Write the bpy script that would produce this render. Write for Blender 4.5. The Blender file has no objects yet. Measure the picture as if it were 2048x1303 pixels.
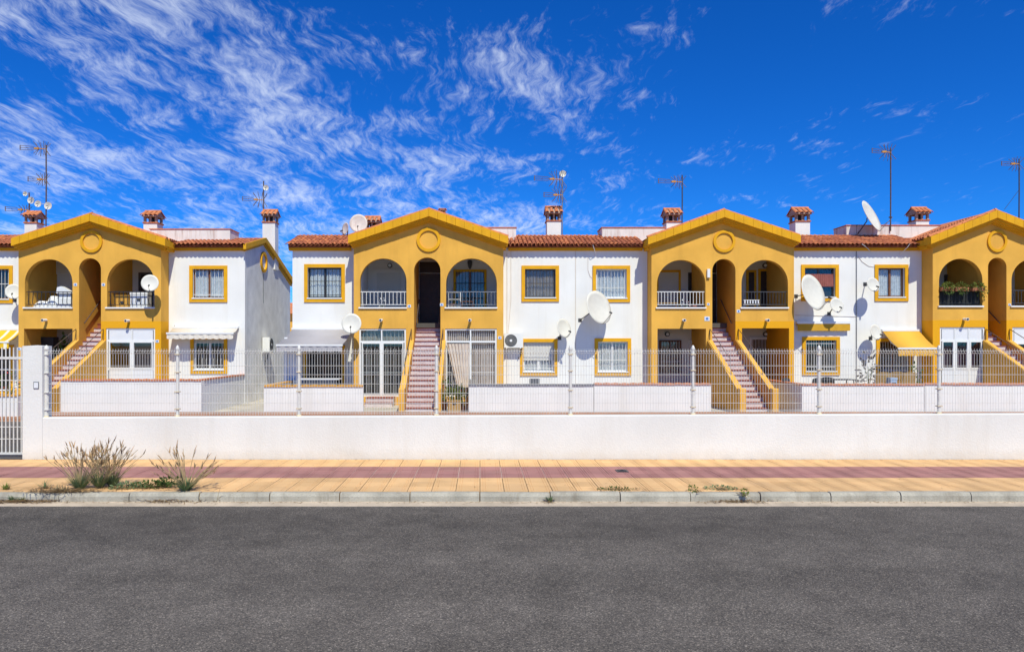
import bpy, bmesh, math, random
from mathutils import Vector, Matrix
from mathutils.geometry import tessellate_polygon
random.seed(7)
R = math.radians
scn = bpy.context.scene
COL = scn.collection

# ------------------------------------------------------------------ camera
EYE = 2.1
K = 1450.0                       # focal length in pixels of the 2048 px wide photograph
cam_d = bpy.data.cameras.new('camera'); cam = bpy.data.objects.new('camera', cam_d); COL.objects.link(cam)
cam.location = (0, 0, EYE); cam.rotation_euler = (R(90), 0, 0)
cam_d.sensor_width = 36; cam_d.lens = K / 2048 * 36
cam_d.shift_x = 64 / 2048; cam_d.shift_y = 38.5 / 2048
cam_d.clip_end = 6000; cam_d.clip_start = 0.1
scn.camera = cam

# ------------------------------------------------------------------ sky and sun
SUN = Vector((0.28, -1.0, 1.38)).normalized()
w = bpy.data.worlds.new('World'); scn.world = w; w.use_nodes = True
nt = w.node_tree; N = nt.nodes; L = nt.links
for n in list(N): N.remove(n)
out = N.new('ShaderNodeOutputWorld'); bg = N.new('ShaderNodeBackground'); L.new(bg.outputs[0], out.inputs[0])
sky = N.new('ShaderNodeTexSky'); sky.sky_type = 'NISHITA'; sky.sun_disc = False
sky.sun_elevation = math.asin(SUN.z); sky.sun_rotation = math.atan2(SUN.x, SUN.y)
sky.altitude = 2500; sky.air_density = 1.0; sky.dust_density = 0.0; sky.ozone_density = 4.0
bg.inputs[1].default_value = 0.115
def wn(t, **kw):
    n = N.new(t)
    for k, v in kw.items(): setattr(n, k, v)
    return n
def wmath(op, a, b=None, c=None, clamp=False):
    n = wn('ShaderNodeMath', operation=op, use_clamp=clamp)
    for i, v in enumerate((a, b, c)):
        if v is None: continue
        if isinstance(v, (int, float)): n.inputs[i].default_value = v
        else: L.new(v, n.inputs[i])
    return n.outputs[0]
hs = wn('ShaderNodeHueSaturation'); hs.inputs['Saturation'].default_value = 1.30; hs.inputs['Value'].default_value = 1.0
L.new(sky.outputs[0], hs.inputs['Color'])
tint = wn('ShaderNodeMix', data_type='RGBA', blend_type='MULTIPLY'); tint.inputs['Factor'].default_value = 1.0
L.new(hs.outputs[0], tint.inputs[6]); tint.inputs[7].default_value = (0.22, 0.73, 1.22, 1)
# thin cirrus on a high flat sheet, drawn out along the wind
tc = wn('ShaderNodeTexCoord'); sp = wn('ShaderNodeSeparateXYZ'); L.new(tc.outputs['Generated'], sp.inputs[0])
zz = wmath('ADD', wmath('MAXIMUM', sp.outputs[2], 0.0), 0.12)
U = wmath('DIVIDE', sp.outputs[0], zz); V = wmath('DIVIDE', sp.outputs[1], zz)
cb = wn('ShaderNodeCombineXYZ'); L.new(U, cb.inputs[0]); L.new(V, cb.inputs[1])
def wnoise(vec, sc, det, ro, dist=0.0):
    n = wn('ShaderNodeTexNoise'); n.inputs['Scale'].default_value = sc; n.inputs['Detail'].default_value = det
    n.inputs['Roughness'].default_value = ro; n.inputs['Distortion'].default_value = dist; L.new(vec, n.inputs['Vector']); return n
wpn = wnoise(cb.outputs[0], 1.6, 4, 0.55)
wsub = wn('ShaderNodeVectorMath', operation='SUBTRACT'); L.new(wpn.outputs['Color'], wsub.inputs[0]); wsub.inputs[1].default_value = (.5, .5, .5)
wsc = wn('ShaderNodeVectorMath', operation='SCALE'); L.new(wsub.outputs[0], wsc.inputs[0]); wsc.inputs['Scale'].default_value = 0.34
wadd = wn('ShaderNodeVectorMath', operation='ADD'); L.new(cb.outputs[0], wadd.inputs[0]); L.new(wsc.outputs[0], wadd.inputs[1])
def wmap(rot, sx, sy, lx=0.0, ly=0.0):
    m = wn('ShaderNodeMapping'); m.inputs['Rotation'].default_value = (0, 0, R(rot)); m.inputs['Scale'].default_value = (sx, sy, 1); m.inputs['Location'].default_value = (lx, ly, 0)
    L.new(wadd.outputs[0], m.inputs[0]); return m.outputs[0]
streak = wnoise(wmap(16, 5.2, 3.0), 1.0, 10, 0.60, 0.15).outputs[0]
feather = wnoise(wmap(-26, 30, 9.0, 3.1, 1.7), 1.0, 7, 0.68, 0.15).outputs[0]
patch = wnoise(wmap(0, 1, 1, 3.3, 1.1), 2.1, 4, 0.55).outputs[0]
front = wn('ShaderNodeMapRange', interpolation_type='SMOOTHSTEP')      # the cloud sheet thins out towards the east
L.new(wmath('ADD', U, wmath('MULTIPLY', V, -0.42)), front.inputs[0])
front.inputs[1].default_value = 0.10; front.inputs[2].default_value = -1.6
front.inputs[3].default_value = -0.115; front.inputs[4].default_value = 0.035
dens = wmath('ADD', wmath('ADD', wmath('MULTIPLY', streak, 0.44), wmath('MULTIPLY', feather, 0.52)), wmath('ADD', wmath('MULTIPLY', wmath('SUBTRACT', patch, 0.5), 0.60), front.outputs[0]))
cov = wn('ShaderNodeMapRange', interpolation_type='SMOOTHSTEP'); L.new(dens, cov.inputs[0])
cov.inputs[1].default_value = 0.43; cov.inputs[2].default_value = 0.75; cov.inputs[3].default_value = 0.0; cov.inputs[4].default_value = 0.62
cl = wn('ShaderNodeMix', data_type='RGBA'); L.new(cov.outputs[0], cl.inputs[0]); L.new(tint.outputs[2], cl.inputs[6])
cl.inputs[7].default_value = (7.0, 7.7, 8.8, 1)
L.new(cl.outputs[2], bg.inputs[0])

sd = bpy.data.lights.new('sun', 'SUN'); sd.energy = 4.3; sd.angle = R(0.53); sd.color = (1.0, 0.972, 0.79)
so = bpy.data.objects.new('sun', sd); COL.objects.link(so); so.rotation_euler = (-SUN).to_track_quat('-Z', 'Y').to_euler()
so.location = (10, -40, 60)
scn.view_settings.view_transform = 'Standard'; scn.view_settings.look = 'None'
scn.view_settings.exposure = 0.15; scn.view_settings.gamma = 1.0; scn.view_settings.use_curve_mapping = False
scn.render.engine = 'CYCLES'
scn.cycles.max_bounces = 8; scn.cycles.transparent_max_bounces = 12

# ------------------------------------------------------------------ materials
MATS = {}
def mat(name, col, rough=0.85, var=0.10, vscale=2.5, bump=0.0, bscale=60.0, metallic=0.0, spec=0.3, fine=0.0, streak=None, extra=None):
    """procedural paint/plaster/metal: base colour with broad and fine variation, optional vertical dirt streaks, bump"""
    m = bpy.data.materials.new(name); m.use_nodes = True; MATS[name] = m
    t = m.node_tree; n = t.nodes; l = t.links; b = n['Principled BSDF']
    b.inputs['Roughness'].default_value = rough; b.inputs['Metallic'].default_value = metallic
    b.inputs['Specular IOR Level'].default_value = spec
    tcn = n.new('ShaderNodeNewGeometry'); pos = tcn.outputs['Position']
    no = n.new('ShaderNodeTexNoise'); no.inputs['Scale'].default_value = vscale; no.inputs['Detail'].default_value = 6; l.new(pos, no.inputs['Vector'])
    mr = n.new('ShaderNodeMapRange'); l.new(no.outputs[0], mr.inputs[0])
    mr.inputs[1].default_value = 0.3; mr.inputs[2].default_value = 0.7; mr.inputs[3].default_value = 1 - var; mr.inputs[4].default_value = 1 + var * 0.5
    val = mr.outputs[0]
    if fine > 0:
        nf = n.new('ShaderNodeTexNoise'); nf.inputs['Scale'].default_value = bscale; nf.inputs['Detail'].default_value = 3; l.new(pos, nf.inputs['Vector'])
        mf = n.new('ShaderNodeMapRange'); l.new(nf.outputs[0], mf.inputs[0])
        mf.inputs[1].default_value = 0.3; mf.inputs[2].default_value = 0.7; mf.inputs[3].default_value = 1 - fine; mf.inputs[4].default_value = 1 + fine
        mm = n.new('ShaderNodeMath'); mm.operation = 'MULTIPLY'; l.new(val, mm.inputs[0]); l.new(mf.outputs[0], mm.inputs[1]); val = mm.outputs[0]
    vm = n.new('ShaderNodeVectorMath'); vm.operation = 'SCALE'; vm.inputs[0].default_value = col; l.new(val, vm.inputs['Scale'])
    c = vm.outputs[0]
    if streak:
        scol, amt, sx = streak
        mpn = n.new('ShaderNodeMapping'); mpn.inputs['Scale'].default_value = (sx, sx, sx * 0.09); l.new(pos, mpn.inputs[0])
        ns = n.new('ShaderNodeTexNoise'); ns.inputs['Scale'].default_value = 1.0; ns.inputs['Detail'].default_value = 7; ns.inputs['Roughness'].default_value = 0.65
        l.new(mpn.outputs[0], ns.inputs['Vector'])
        ms = n.new('ShaderNodeMapRange'); l.new(ns.outputs[0], ms.inputs[0]); ms.inputs[1].default_value = 0.52; ms.inputs[2].default_value = 0.75
        ms.inputs[3].default_value = 0; ms.inputs[4].default_value = amt
        mx = n.new('ShaderNodeMix'); mx.data_type = 'RGBA'; l.new(ms.outputs[0], mx.inputs[0]); l.new(c, mx.inputs[6]); mx.inputs[7].default_value = (*scol, 1)
        c = mx.outputs[2]
    if extra: c = extra(n, l, pos, c)
    l.new(c, b.inputs['Base Color'])
    if bump > 0:
        nb = n.new('ShaderNodeTexNoise'); nb.inputs['Scale'].default_value = bscale; nb.inputs['Detail'].default_value = 4; l.new(pos, nb.inputs['Vector'])
        bp = n.new('ShaderNodeBump'); bp.inputs['Strength'].default_value = bump; bp.inputs['Distance'].default_value = 0.01
        l.new(nb.outputs[0], bp.inputs['Height']); l.new(bp.outputs[0], b.inputs['Normal'])
    return m

OCH = (0.76, 0.415, 0.075); OCH_D = (0.76, 0.37, 0.016); TRIM = (0.74, 0.37, 0.007)
def two_tone(x0, x1, z0):
    def f(n, l, pos, c):
        s = n.new('ShaderNodeSeparateXYZ'); l.new(pos, s.inputs[0])
        def cmp(a, op, v):
            k = n.new('ShaderNodeMath'); k.operation = op; l.new(a, k.inputs[0]); k.inputs[1].default_value = v; return k.outputs[0]
        def mul(a, b_):
            k = n.new('ShaderNodeMath'); k.operation = 'MULTIPLY'; l.new(a, k.inputs[0]); l.new(b_, k.inputs[1]); return k.outputs[0]
        fac = mul(mul(cmp(s.outputs[0], 'GREATER_THAN', x0), cmp(s.outputs[0], 'LESS_THAN', x1)), cmp(s.outputs[2], 'LESS_THAN', z0))
        mx = n.new('ShaderNodeMix'); mx.data_type = 'RGBA'; l.new(fac, mx.inputs[0]); l.new(c, mx.inputs[6]); mx.inputs[7].default_value = (*OCH_D, 1)
        return mx.outputs[2]
    return f
M_WHITE = mat('white_render', (0.79, 0.785, 0.765), 0.92, 0.07, 0.9, 0.4, 45, fine=0.015, streak=((0.60, 0.55, 0.47), 0.32, 2.2))
def foot_dirt(n, l, pos, c):       # splash dirt along the foot of the wall and faint grime under the coping
    s = n.new('ShaderNodeSeparateXYZ'); l.new(pos, s.inputs[0])
    no = n.new('ShaderNodeTexNoise'); no.inputs['Scale'].default_value = 3.0; no.inputs['Detail'].default_value = 8; no.inputs['Roughness'].default_value = 0.7; l.new(pos, no.inputs['Vector'])
    a = n.new('ShaderNodeMath'); a.operation = 'MULTIPLY_ADD'; l.new(no.outputs[0], a.inputs[0]); a.inputs[1].default_value = -0.34; l.new(s.outputs[2], a.inputs[2])
    mr = n.new('ShaderNodeMapRange'); l.new(a.outputs[0], mr.inputs[0]); mr.inputs[1].default_value = -0.18; mr.inputs[2].default_value = 0.04; mr.inputs[3].default_value = 0.38; mr.inputs[4].default_value = 0.0
    mx = n.new('ShaderNodeMix'); mx.data_type = 'RGBA'; l.new(mr.outputs[0], mx.inputs[0]); l.new(c, mx.inputs[6]); mx.inputs[7].default_value = (0.50, 0.43, 0.33, 1)
    return mx.outputs[2]
M_BOUND = mat('boundary_render', (0.73, 0.725, 0.70), 0.9, 0.07, 0.8, 0.45, 38, fine=0.025, streak=((0.56, 0.52, 0.46), 0.38, 1.7), extra=foot_dirt)
M_END = mat('rough_end_render', (0.83, 0.82, 0.80), 0.95, 0.14, 2.2, 0.9, 26, fine=0.06, streak=((0.52, 0.50, 0.48), 0.35, 1.6))
M_STAIN = mat('stained_terrace_render', (0.74, 0.71, 0.68), 0.95, 0.10, 2.0, 0.4, 40, streak=((0.36, 0.20, 0.14), 0.75, 5.5))
M_OCHRE = mat('ochre_render', OCH, 0.92, 0.13, 1.1, 0.5, 42, fine=0.02, streak=((0.50, 0.26, 0.05), 0.45, 2.0), spec=.15)
M_TRIM = mat('mustard_trim', TRIM, 0.75, 0.10, 3.0, 0.15, 40, streak=((0.36, 0.18, 0.03), 0.30, 5.0))
M_INW = mat('porch_white_render', (0.70, 0.68, 0.66), 0.9, 0.05, 1.2, 0.1)
M_TILE = mat('terracotta_tile', (0.47, 0.155, 0.075), 0.85, 0.45, 9.0, 0.3, 50, fine=0.12)
M_PAN = mat('terracotta_pan', (0.33, 0.105, 0.055), 0.9, 0.35, 7.0, 0.3, 50)
M_TILEO = mat('orange_tile', (0.62, 0.22, 0.09), 0.85, 0.30, 9.0, 0.3, 50, fine=0.1)
M_PVC = mat('white_pvc', (0.80, 0.80, 0.79), 0.35, 0.02, 2.0, spec=0.5)
M_PANEL = mat('white_panel', (0.74, 0.75, 0.78), 0.45, 0.03, 2.0, spec=0.5)
M_WMET = mat('white_painted_metal', (0.74, 0.73, 0.71), 0.5, 0.10, 20.0, spec=0.5)
M_BLACK = mat('black_iron', (0.022, 0.022, 0.026), 0.5, 0.2, 8.0, spec=0.5)
M_DGREY = mat('dark_grey_metal', (0.07, 0.07, 0.075), 0.5, 0.2, 8.0, metallic=0.3, spec=0.5)
M_WOOD = mat('brown_wood', (0.17, 0.065, 0.025), 0.55, 0.3, 9.0, 0.1, 80, spec=0.4)
M_DOOR = mat('dark_wood_door', (0.045, 0.026, 0.022), 0.5, 0.3, 6.0, 0.1, 60, spec=0.4)
M_DISH = mat('dish_white', (0.66, 0.64, 0.58), 0.5, 0.06, 6.0, spec=0.4)
M_DISHR = mat('dish_weathered', (0.66, 0.59, 0.54), 0.6, 0.10, 6.0, spec=0.3, streak=((0.35, 0.16, 0.09), 0.5, 6.0))
M_GALV = mat('galvanised_steel', (0.34, 0.33, 0.32), 0.45, 0.2, 20.0, metallic=0.7)
M_RUST = mat('rusty_mast', (0.11, 0.075, 0.06), 0.8, 0.4, 14.0)
M_ALU = mat('antenna_aluminium', (0.17, 0.12, 0.09), 0.6, 0.2, 20.0)
M_ORPL = mat('orange_plastic', (0.55, 0.27, 0.06), 0.6, 0.2, 20.0)
M_CAP = mat('chimney_cap_render', (0.40, 0.31, 0.25), 0.95, 0.25, 8.0, 0.3, 50)
M_FENCE = mat('fence_cream_steel', (0.68, 0.665, 0.63), 0.45, 0.12, 12.0, spec=0.5)
M_FRUST = mat('fence_clamp_cream', (0.66, 0.55, 0.38), 0.6, 0.3, 30.0)
M_CLOTH_G = mat('awning_lilac_canvas', (0.40, 0.385, 0.41), 0.9, 0.06, 2.0, 0.1, 200)
M_CLOTH_C = mat('awning_cream_canvas', (0.72, 0.66, 0.58), 0.9, 0.08, 4.0, 0.1, 200)
M_SHUT = mat('roller_shutter', (0.64, 0.62, 0.58), 0.6, 0.05, 2.0)
M_BEIGE = mat('beige_cloth', (0.62, 0.53, 0.46), 0.95, 0.12, 5.0)
M_LACE = mat('lace_curtain', (0.72, 0.73, 0.76), 0.95, 0.25, 14.0)
M_BROWNC = mat('brown_curtain', (0.36, 0.29, 0.24), 0.95, 0.2, 6.0)
M_REDC = mat('red_blind', (0.30, 0.10, 0.085), 0.9, 0.2, 5.0)
M_TINT = mat('plum_curtain', (0.05, 0.02, 0.07), 0.9, 0.2, 5.0)
M_AC = mat('air_conditioner_shell', (0.76, 0.76, 0.74), 0.45, 0.05, 4.0, spec=0.5)
M_FAN = mat('fan_grille_dark', (0.16, 0.165, 0.17), 0.6, 0.2, 10.0)
M_BLUEP = mat('blue_glaze', (0.10, 0.22, 0.55), 0.25, 0.3, 60.0, spec=0.6)
M_PLAQ = mat('plaque_glaze', (0.68, 0.72, 0.80), 0.25, 0.15, 60.0, spec=0.6)
M_RATTAN = mat('rattan', (0.42, 0.26, 0.10), 0.8, 0.3, 30.0, 0.3, 120)
M_YPL = mat('yellow_box', (0.66, 0.34, 0.06), 0.7, 0.1, 8.0)
M_PLAST = mat('white_plastic', (0.75, 0.77, 0.80), 0.5, 0.05, 5.0, spec=0.4)
M_NET = mat('black_netting', (0.03, 0.035, 0.035), 0.85, 0.3, 18.0)
M_INT = mat('room_interior', (0.10, 0.095, 0.09), 0.95, 0.1, 2.0)
M_DARKROOM = mat('dark_room_sheet', (0.035, 0.033, 0.036), 0.9, 0.3, 5.0)  # dark sheet behind panes, its colour standing in for the shade of the rooms
M_STONE = mat('stone_pot', (0.42, 0.17, 0.09), 0.9, 0.2, 8.0)

def stripe_mat(name, a, b_, sc, axis=0, thin=0.5, ax2=None):
    def f(n, l, pos, c):
        s = n.new('ShaderNodeSeparateXYZ'); l.new(pos, s.inputs[0])
        k = n.new('ShaderNodeMath'); k.operation = 'MULTIPLY'; l.new(s.outputs[axis], k.inputs[0]); k.inputs[1].default_value = sc
        fr = n.new('ShaderNodeMath'); fr.operation = 'FRACT'; l.new(k.outputs[0], fr.inputs[0])
        g = n.new('ShaderNodeMath'); g.operation = 'GREATER_THAN'; l.new(fr.outputs[0], g.inputs[0]); g.inputs[1].default_value = thin
        mx = n.new('ShaderNodeMix'); mx.data_type = 'RGBA'; l.new(g.outputs[0], mx.inputs[0]); l.new(c, mx.inputs[6]); mx.inputs[7].default_value = (*b_, 1)
        return mx.outputs[2]
    return mat(name, a, 0.9, 0.06, 3.0, extra=f)
M_AWY = stripe_mat('awning_yellow_stripe', (0.76, 0.40, 0.03), (0.72, 0.42, 0.09), 16.0, 0, 0.62)
M_AWS = stripe_mat('awning_bold_stripe', (0.78, 0.48, 0.02), (0.80, 0.76, 0.62), 2.6, 0, 0.72)
M_AWT = mat('awning_ochre_canvas', (0.60, 0.33, 0.03), 0.9, 0.08, 4.0)

def tile_riser(n, l, pos, c):       # small glazed tiles on the stair risers: pale field, dark motif in each tile
    br = n.new('ShaderNodeTexVoronoi'); br.inputs['Scale'].default_value = 16; l.new(pos, br.inputs['Vector'])
    mr = n.new('ShaderNodeMapRange'); l.new(br.outputs['Distance'], mr.inputs[0]); mr.inputs[1].default_value = 0.16; mr.inputs[2].default_value = 0.30
    mr.inputs[3].default_value = 0.85; mr.inputs[4].default_value = 0.0
    mx = n.new('ShaderNodeMix'); mx.data_type = 'RGBA'; l.new(mr.outputs[0], mx.inputs[0]); l.new(c, mx.inputs[6]); mx.inputs[7].default_value = (0.30, 0.13, 0.14, 1)
    return mx.outputs[2]
M_RISER = mat('glazed_riser_tile', (0.66, 0.58, 0.575), 0.4, 0.12, 6.0, spec=0.5, extra=tile_riser)
M_NOSE = mat('terracotta_tread', (0.30, 0.085, 0.05), 0.6, 0.25, 12.0, spec=0.4)

def glass_mat():
    m = bpy.data.materials.new('window_glass'); m.use_nodes = True; t = m.node_tree; n = t.nodes; l = t.links
    n.remove(n['Principled BSDF'])
    tr = n.new('ShaderNodeBsdfTransparent'); tr.inputs[0].default_value = (0.90, 0.92, 0.92, 1)
    gl = n.new('ShaderNodeBsdfGlossy'); gl.inputs['Roughness'].default_value = 0.02
    lw = n.new('ShaderNodeLayerWeight'); pw = n.new('ShaderNodeMath'); pw.operation = 'POWER'; l.new(lw.outputs['Facing'], pw.inputs[0]); pw.inputs[1].default_value = 4.0
    fr = n.new('ShaderNodeMath'); fr.operation = 'MULTIPLY_ADD'; l.new(pw.outputs[0], fr.inputs[0]); fr.inputs[1].default_value = 0.6; fr.inputs[2].default_value = 0.05
    no = n.new('ShaderNodeTexNoise'); no.inputs['Scale'].default_value = 1.2; bp = n.new('ShaderNodeBump'); bp.inputs['Strength'].default_value = 0.05
    g = n.new('ShaderNodeNewGeometry'); l.new(g.outputs['Position'], no.inputs['Vector']); l.new(no.outputs[0], bp.inputs['Height']); l.new(bp.outputs[0], gl.inputs['Normal'])
    mx = n.new('ShaderNodeMixShader'); l.new(fr.outputs[0], mx.inputs[0]); l.new(tr.outputs[0], mx.inputs[1]); l.new(gl.outputs[0], mx.inputs[2])
    l.new(mx.outputs[0], n['Material Output'].inputs[0]); return m
M_GLASS = glass_mat()

def leaf_mat(name, col, var=0.35):
    m = mat(name, col, 0.7, var, 12.0); b = m.node_tree.nodes['Principled BSDF']
    tl = m.node_tree.nodes.new('ShaderNodeBsdfTranslucent'); tl.inputs[0].default_value = (*[min(1, c * 1.2) for c in col], 1)
    mx = m.node_tree.nodes.new('ShaderNodeMixShader'); mx.inputs[0].default_value = 0.25
    l = m.node_tree.links; l.new(b.outputs[0], mx.inputs[1]); l.new(tl.outputs[0], mx.inputs[2]); l.new(mx.outputs[0], m.node_tree.nodes['Material Output'].inputs[0])
    return m
M_LEAF = leaf_mat('green_leaf', (0.085, 0.14, 0.03)); M_LEAFY = leaf_mat('lime_leaf', (0.16, 0.20, 0.035))
M_GRASS = leaf_mat('blue_green_blade', (0.20, 0.28, 0.13)); M_STRAW = leaf_mat('straw_stalk', (0.52, 0.40, 0.22)); M_SEED = leaf_mat('seed_head', (0.52, 0.35, 0.20))
M_DRY = leaf_mat('dry_litter', (0.30, 0.20, 0.10)); M_FLOW = leaf_mat('red_flower', (0.5, 0.05, 0.04))

# ------------------------------------------------------------------ mesh helpers
class MB:
    def __init__(s): s.v = []; s.f = []; s.m = []; s.sm = []
    def add(s, vs, fs, mi=0, smooth=False):
        o = len(s.v); s.v += [tuple(p) for p in vs]
        for f in fs: s.f.append(tuple(i + o for i in f)); s.m.append(mi); s.sm.append(smooth)
        return s
    def box(s, x0, x1, y0, y1, z0, z1, mi=0):
        vs = [(x0,y0,z0),(x1,y0,z0),(x1,y1,z0),(x0,y1,z0),(x0,y0,z1),(x1,y0,z1),(x1,y1,z1),(x0,y1,z1)]
        return s.add(vs, [(0,3,2,1),(4,5,6,7),(0,1,5,4),(1,2,6,5),(2,3,7,6),(3,0,4,7)], mi)
    def tube(s, pts, r, n=6, mi=0, cap=True, r1=None):
        pts = [Vector(p) for p in pts]; rings = []; m = len(pts)
        for i, p in enumerate(pts):
            d = (pts[min(i+1, m-1)] - pts[max(i-1, 0)]).normalized()
            up = Vector((0,0,1)) if abs(d.z) < 0.9 else Vector((1,0,0))
            a = d.cross(up).normalized(); b = d.cross(a).normalized()
            rr = r if r1 is None else r + (r1 - r) * i / (m - 1)
            rings.append([p + (a * math.cos(2*math.pi*k/n) + b * math.sin(2*math.pi*k/n)) * rr for k in range(n)])
        vs = [q for rg in rings for q in rg]; fs = []
        for i in range(m-1):
            for k in range(n): fs.append((i*n+k, i*n+(k+1)%n, (i+1)*n+(k+1)%n, (i+1)*n+k))
        s.add(vs, fs, mi, n > 5)
        if cap: s.add(rings[0], [tuple(range(n))[::-1]], mi); s.add(rings[-1], [tuple(range(n))], mi)
        return s
    def prism(s, poly, y0, y1, mi=0):          # polygon in (x,z), extruded along y
        n = len(poly); vs = [(x, y0, z) for x, z in poly] + [(x, y1, z) for x, z in poly]
        return s.add(vs, [tuple(range(n)), tuple(range(2*n-1, n-1, -1))] + [(i, i+n, (i+1)%n+n, (i+1)%n) for i in range(n)], mi)
    def prism_x(s, poly, x0, x1, mi=0):        # polygon in (y,z), extruded along x
        n = len(poly); vs = [(x0, y, z) for y, z in poly] + [(x1, y, z) for y, z in poly]
        return s.add(vs, [tuple(range(n)), tuple(range(2*n-1, n-1, -1))] + [(i, i+n, (i+1)%n+n, (i+1)%n) for i in range(n)], mi)
    def lathe(s, prof, c, n=14, mi=0):
        cx, cy, cz = c; vs = []; fs = []
        for r, z in prof: vs += [(cx + r*math.cos(2*math.pi*k/n), cy + r*math.sin(2*math.pi*k/n), cz + z) for k in range(n)]
        for i in range(len(prof)-1):
            for k in range(n): fs.append((i*n+k, i*n+(k+1)%n, (i+1)*n+(k+1)%n, (i+1)*n+k))
        return s.add(vs, fs, mi, True)
    def mesh(s, name, mats, fix=True):
        me = bpy.data.meshes.new(name); me.from_pydata(s.v, [], s.f)
        for m in (mats if isinstance(mats, (list, tuple)) else [mats]): me.materials.append(m)
        me.polygons.foreach_set('material_index', s.m); me.polygons.foreach_set('use_smooth', s.sm)
        if fix:
            b = bmesh.new(); b.from_mesh(me); bmesh.ops.recalc_face_normals(b, faces=b.faces); b.to_mesh(me); b.free()
        me.update(); return me
    def build(s, name, mats, parent=None, fix=True):
        return link(name, s.mesh(name, mats, fix), parent)
def link(name, me, parent=None, loc=None, rot=None, scale=None):
    o = bpy.data.objects.new(name, me); COL.objects.link(o)
    if loc is not None: o.location = loc
    if rot is not None: o.rotation_euler = rot
    if scale is not None: o.scale = scale
    if parent is not None:
        o.parent = parent
        if parent.type == 'EMPTY': o.matrix_parent_inverse = Matrix.Translation(-Vector(parent.location))
    return o
def tag(o, label=None, cat=None, group=None, kind=None):
    if label: o['label'] = label
    if cat: o['category'] = cat
    if group: o['group'] = group
    if kind: o['kind'] = kind
    return o
def thing(name, loc, label, cat, group=None):
    e = bpy.data.objects.new(name, None); COL.objects.link(e); e.location = loc; e.empty_display_size = 0.3
    return tag(e, label, cat, group)
def box(name, m, parent, *b): return MB().box(*b).build(name, m, parent)
def holed(mb, outer, holes, y0, y1, mi=0):
    loops = [outer] + holes
    tris = tessellate_polygon([[Vector((x, z, 0)) for x, z in lp] for lp in loops])
    flat = [p for lp in loops for p in lp]; n = len(flat)
    vs = [(x, y0, z) for x, z in flat] + [(x, y1, z) for x, z in flat]
    fs = [tuple(t) for t in tris] + [tuple(i + n for i in reversed(t)) for t in tris]
    o = 0
    for lp in loops:
        m = len(lp)
        for i in range(m): a, b = o + i, o + (i+1) % m; fs.append((a, b, b+n, a+n))
        o += m
    mb.add(vs, fs, mi); return mb
def rect(x0, x1, z0, z1): return [(x0, z0), (x1, z0), (x1, z1), (x0, z1)]
def archpoly(x0, x1, z0, zt, n=22):
    r = (x1-x0)/2; cx = (x0+x1)/2; zs = zt - r
    return [(x0, z0), (x1, z0)] + [(cx + r*math.cos(math.pi*i/n), zs + r*math.sin(math.pi*i/n)) for i in range(n+1)]
# facade measurements: a point of the elevation, read as (column, row), on the vertical plane at distance Y from the camera
def PX(px, Y): return (px - 960) * Y / K
def PZ(py, Y): return EYE + (690 - py) * Y / K

YF, YW, YB, YG = 27.9, 28.6, 30.1, 24.2       # porch fronts, white fronts, porch back walls, garden walls
GZ, FL1, FL2 = -0.20, 0.13, 2.98              # yard, ground floor, upper floor
EAVE, YE = 6.02, 28.32
RIDGE, YR = 6.62, 30.2
# ------------------------------------------------------------------ ground, road, pavement
def asphalt():
    m = bpy.data.materials.new('asphalt'); m.use_nodes = True; t = m.node_tree; n = t.nodes; l = t.links; b = n['Principled BSDF']
    g = n.new('ShaderNodeNewGeometry'); pos = g.outputs['Position']
    vo = n.new('ShaderNodeTexVoronoi'); vo.inputs['Scale'].default_value = 105; l.new(pos, vo.inputs['Vector'])
    sx = n.new('ShaderNodeSeparateColor'); l.new(vo.outputs['Color'], sx.inputs[0])
    cr = n.new('ShaderNodeValToRGB'); l.new(sx.outputs[0], cr.inputs[0])
    e = cr.color_ramp.elements; e[0].position = 0.0; e[0].color = (0.054, 0.049, 0.045, 1); e[1].position = 1.0; e[1].color = (0.30, 0.26, 0.22, 1)
    k = cr.color_ramp.elements.new(0.5); k.color = (0.118, 0.104, 0.092, 1)
    k = cr.color_ramp.elements.new(0.88); k.color = (0.158, 0.137, 0.119, 1)
    mpn = n.new('ShaderNodeMapping'); mpn.inputs['Scale'].default_value = (0.06, 0.62, 1); l.new(pos, mpn.inputs[0])
    wv = n.new('ShaderNodeTexNoise'); wv.inputs['Scale'].default_value = 1.0; wv.inputs['Detail'].default_value = 5; l.new(mpn.outputs[0], wv.inputs['Vector'])
    pt = n.new('ShaderNodeTexNoise'); pt.inputs['Scale'].default_value = 2.2; pt.inputs['Detail'].default_value = 8; pt.inputs['Roughness'].default_value = 0.7; l.new(pos, pt.inputs['Vector'])
    ad = n.new('ShaderNodeMath'); ad.operation = 'ADD'; l.new(wv.outputs[0], ad.inputs[0]); l.new(pt.outputs[0], ad.inputs[1])
    mr = n.new('ShaderNodeMapRange'); l.new(ad.outputs[0], mr.inputs[0]); mr.inputs[1].default_value = 0.7; mr.inputs[2].default_value = 1.3
    mr.inputs[3].default_value = 0.62; mr.inputs[4].default_value = 1.30
    vm = n.new('ShaderNodeVectorMath'); vm.operation = 'SCALE'; l.new(cr.outputs[0], vm.inputs[0]); l.new(mr.outputs[0], vm.inputs['Scale'])
    l.new(vm.outputs[0], b.inputs['Base Color']); b.inputs['Roughness'].default_value = 0.9; b.inputs['Specular IOR Level'].default_value = 0.25
    n2 = n.new('ShaderNodeTexNoise'); n2.inputs['Scale'].default_value = 70; n2.inputs['Detail'].default_value = 3; l.new(pos, n2.inputs['Vector'])
    bp = n.new('ShaderNodeBump'); bp.inputs['Strength'].default_value = 0.9; bp.inputs['Distance'].default_value = 0.012; l.new(n2.outputs[0], bp.inputs['Height']); l.new(bp.outputs[0], b.inputs['Normal'])
    return m
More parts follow.
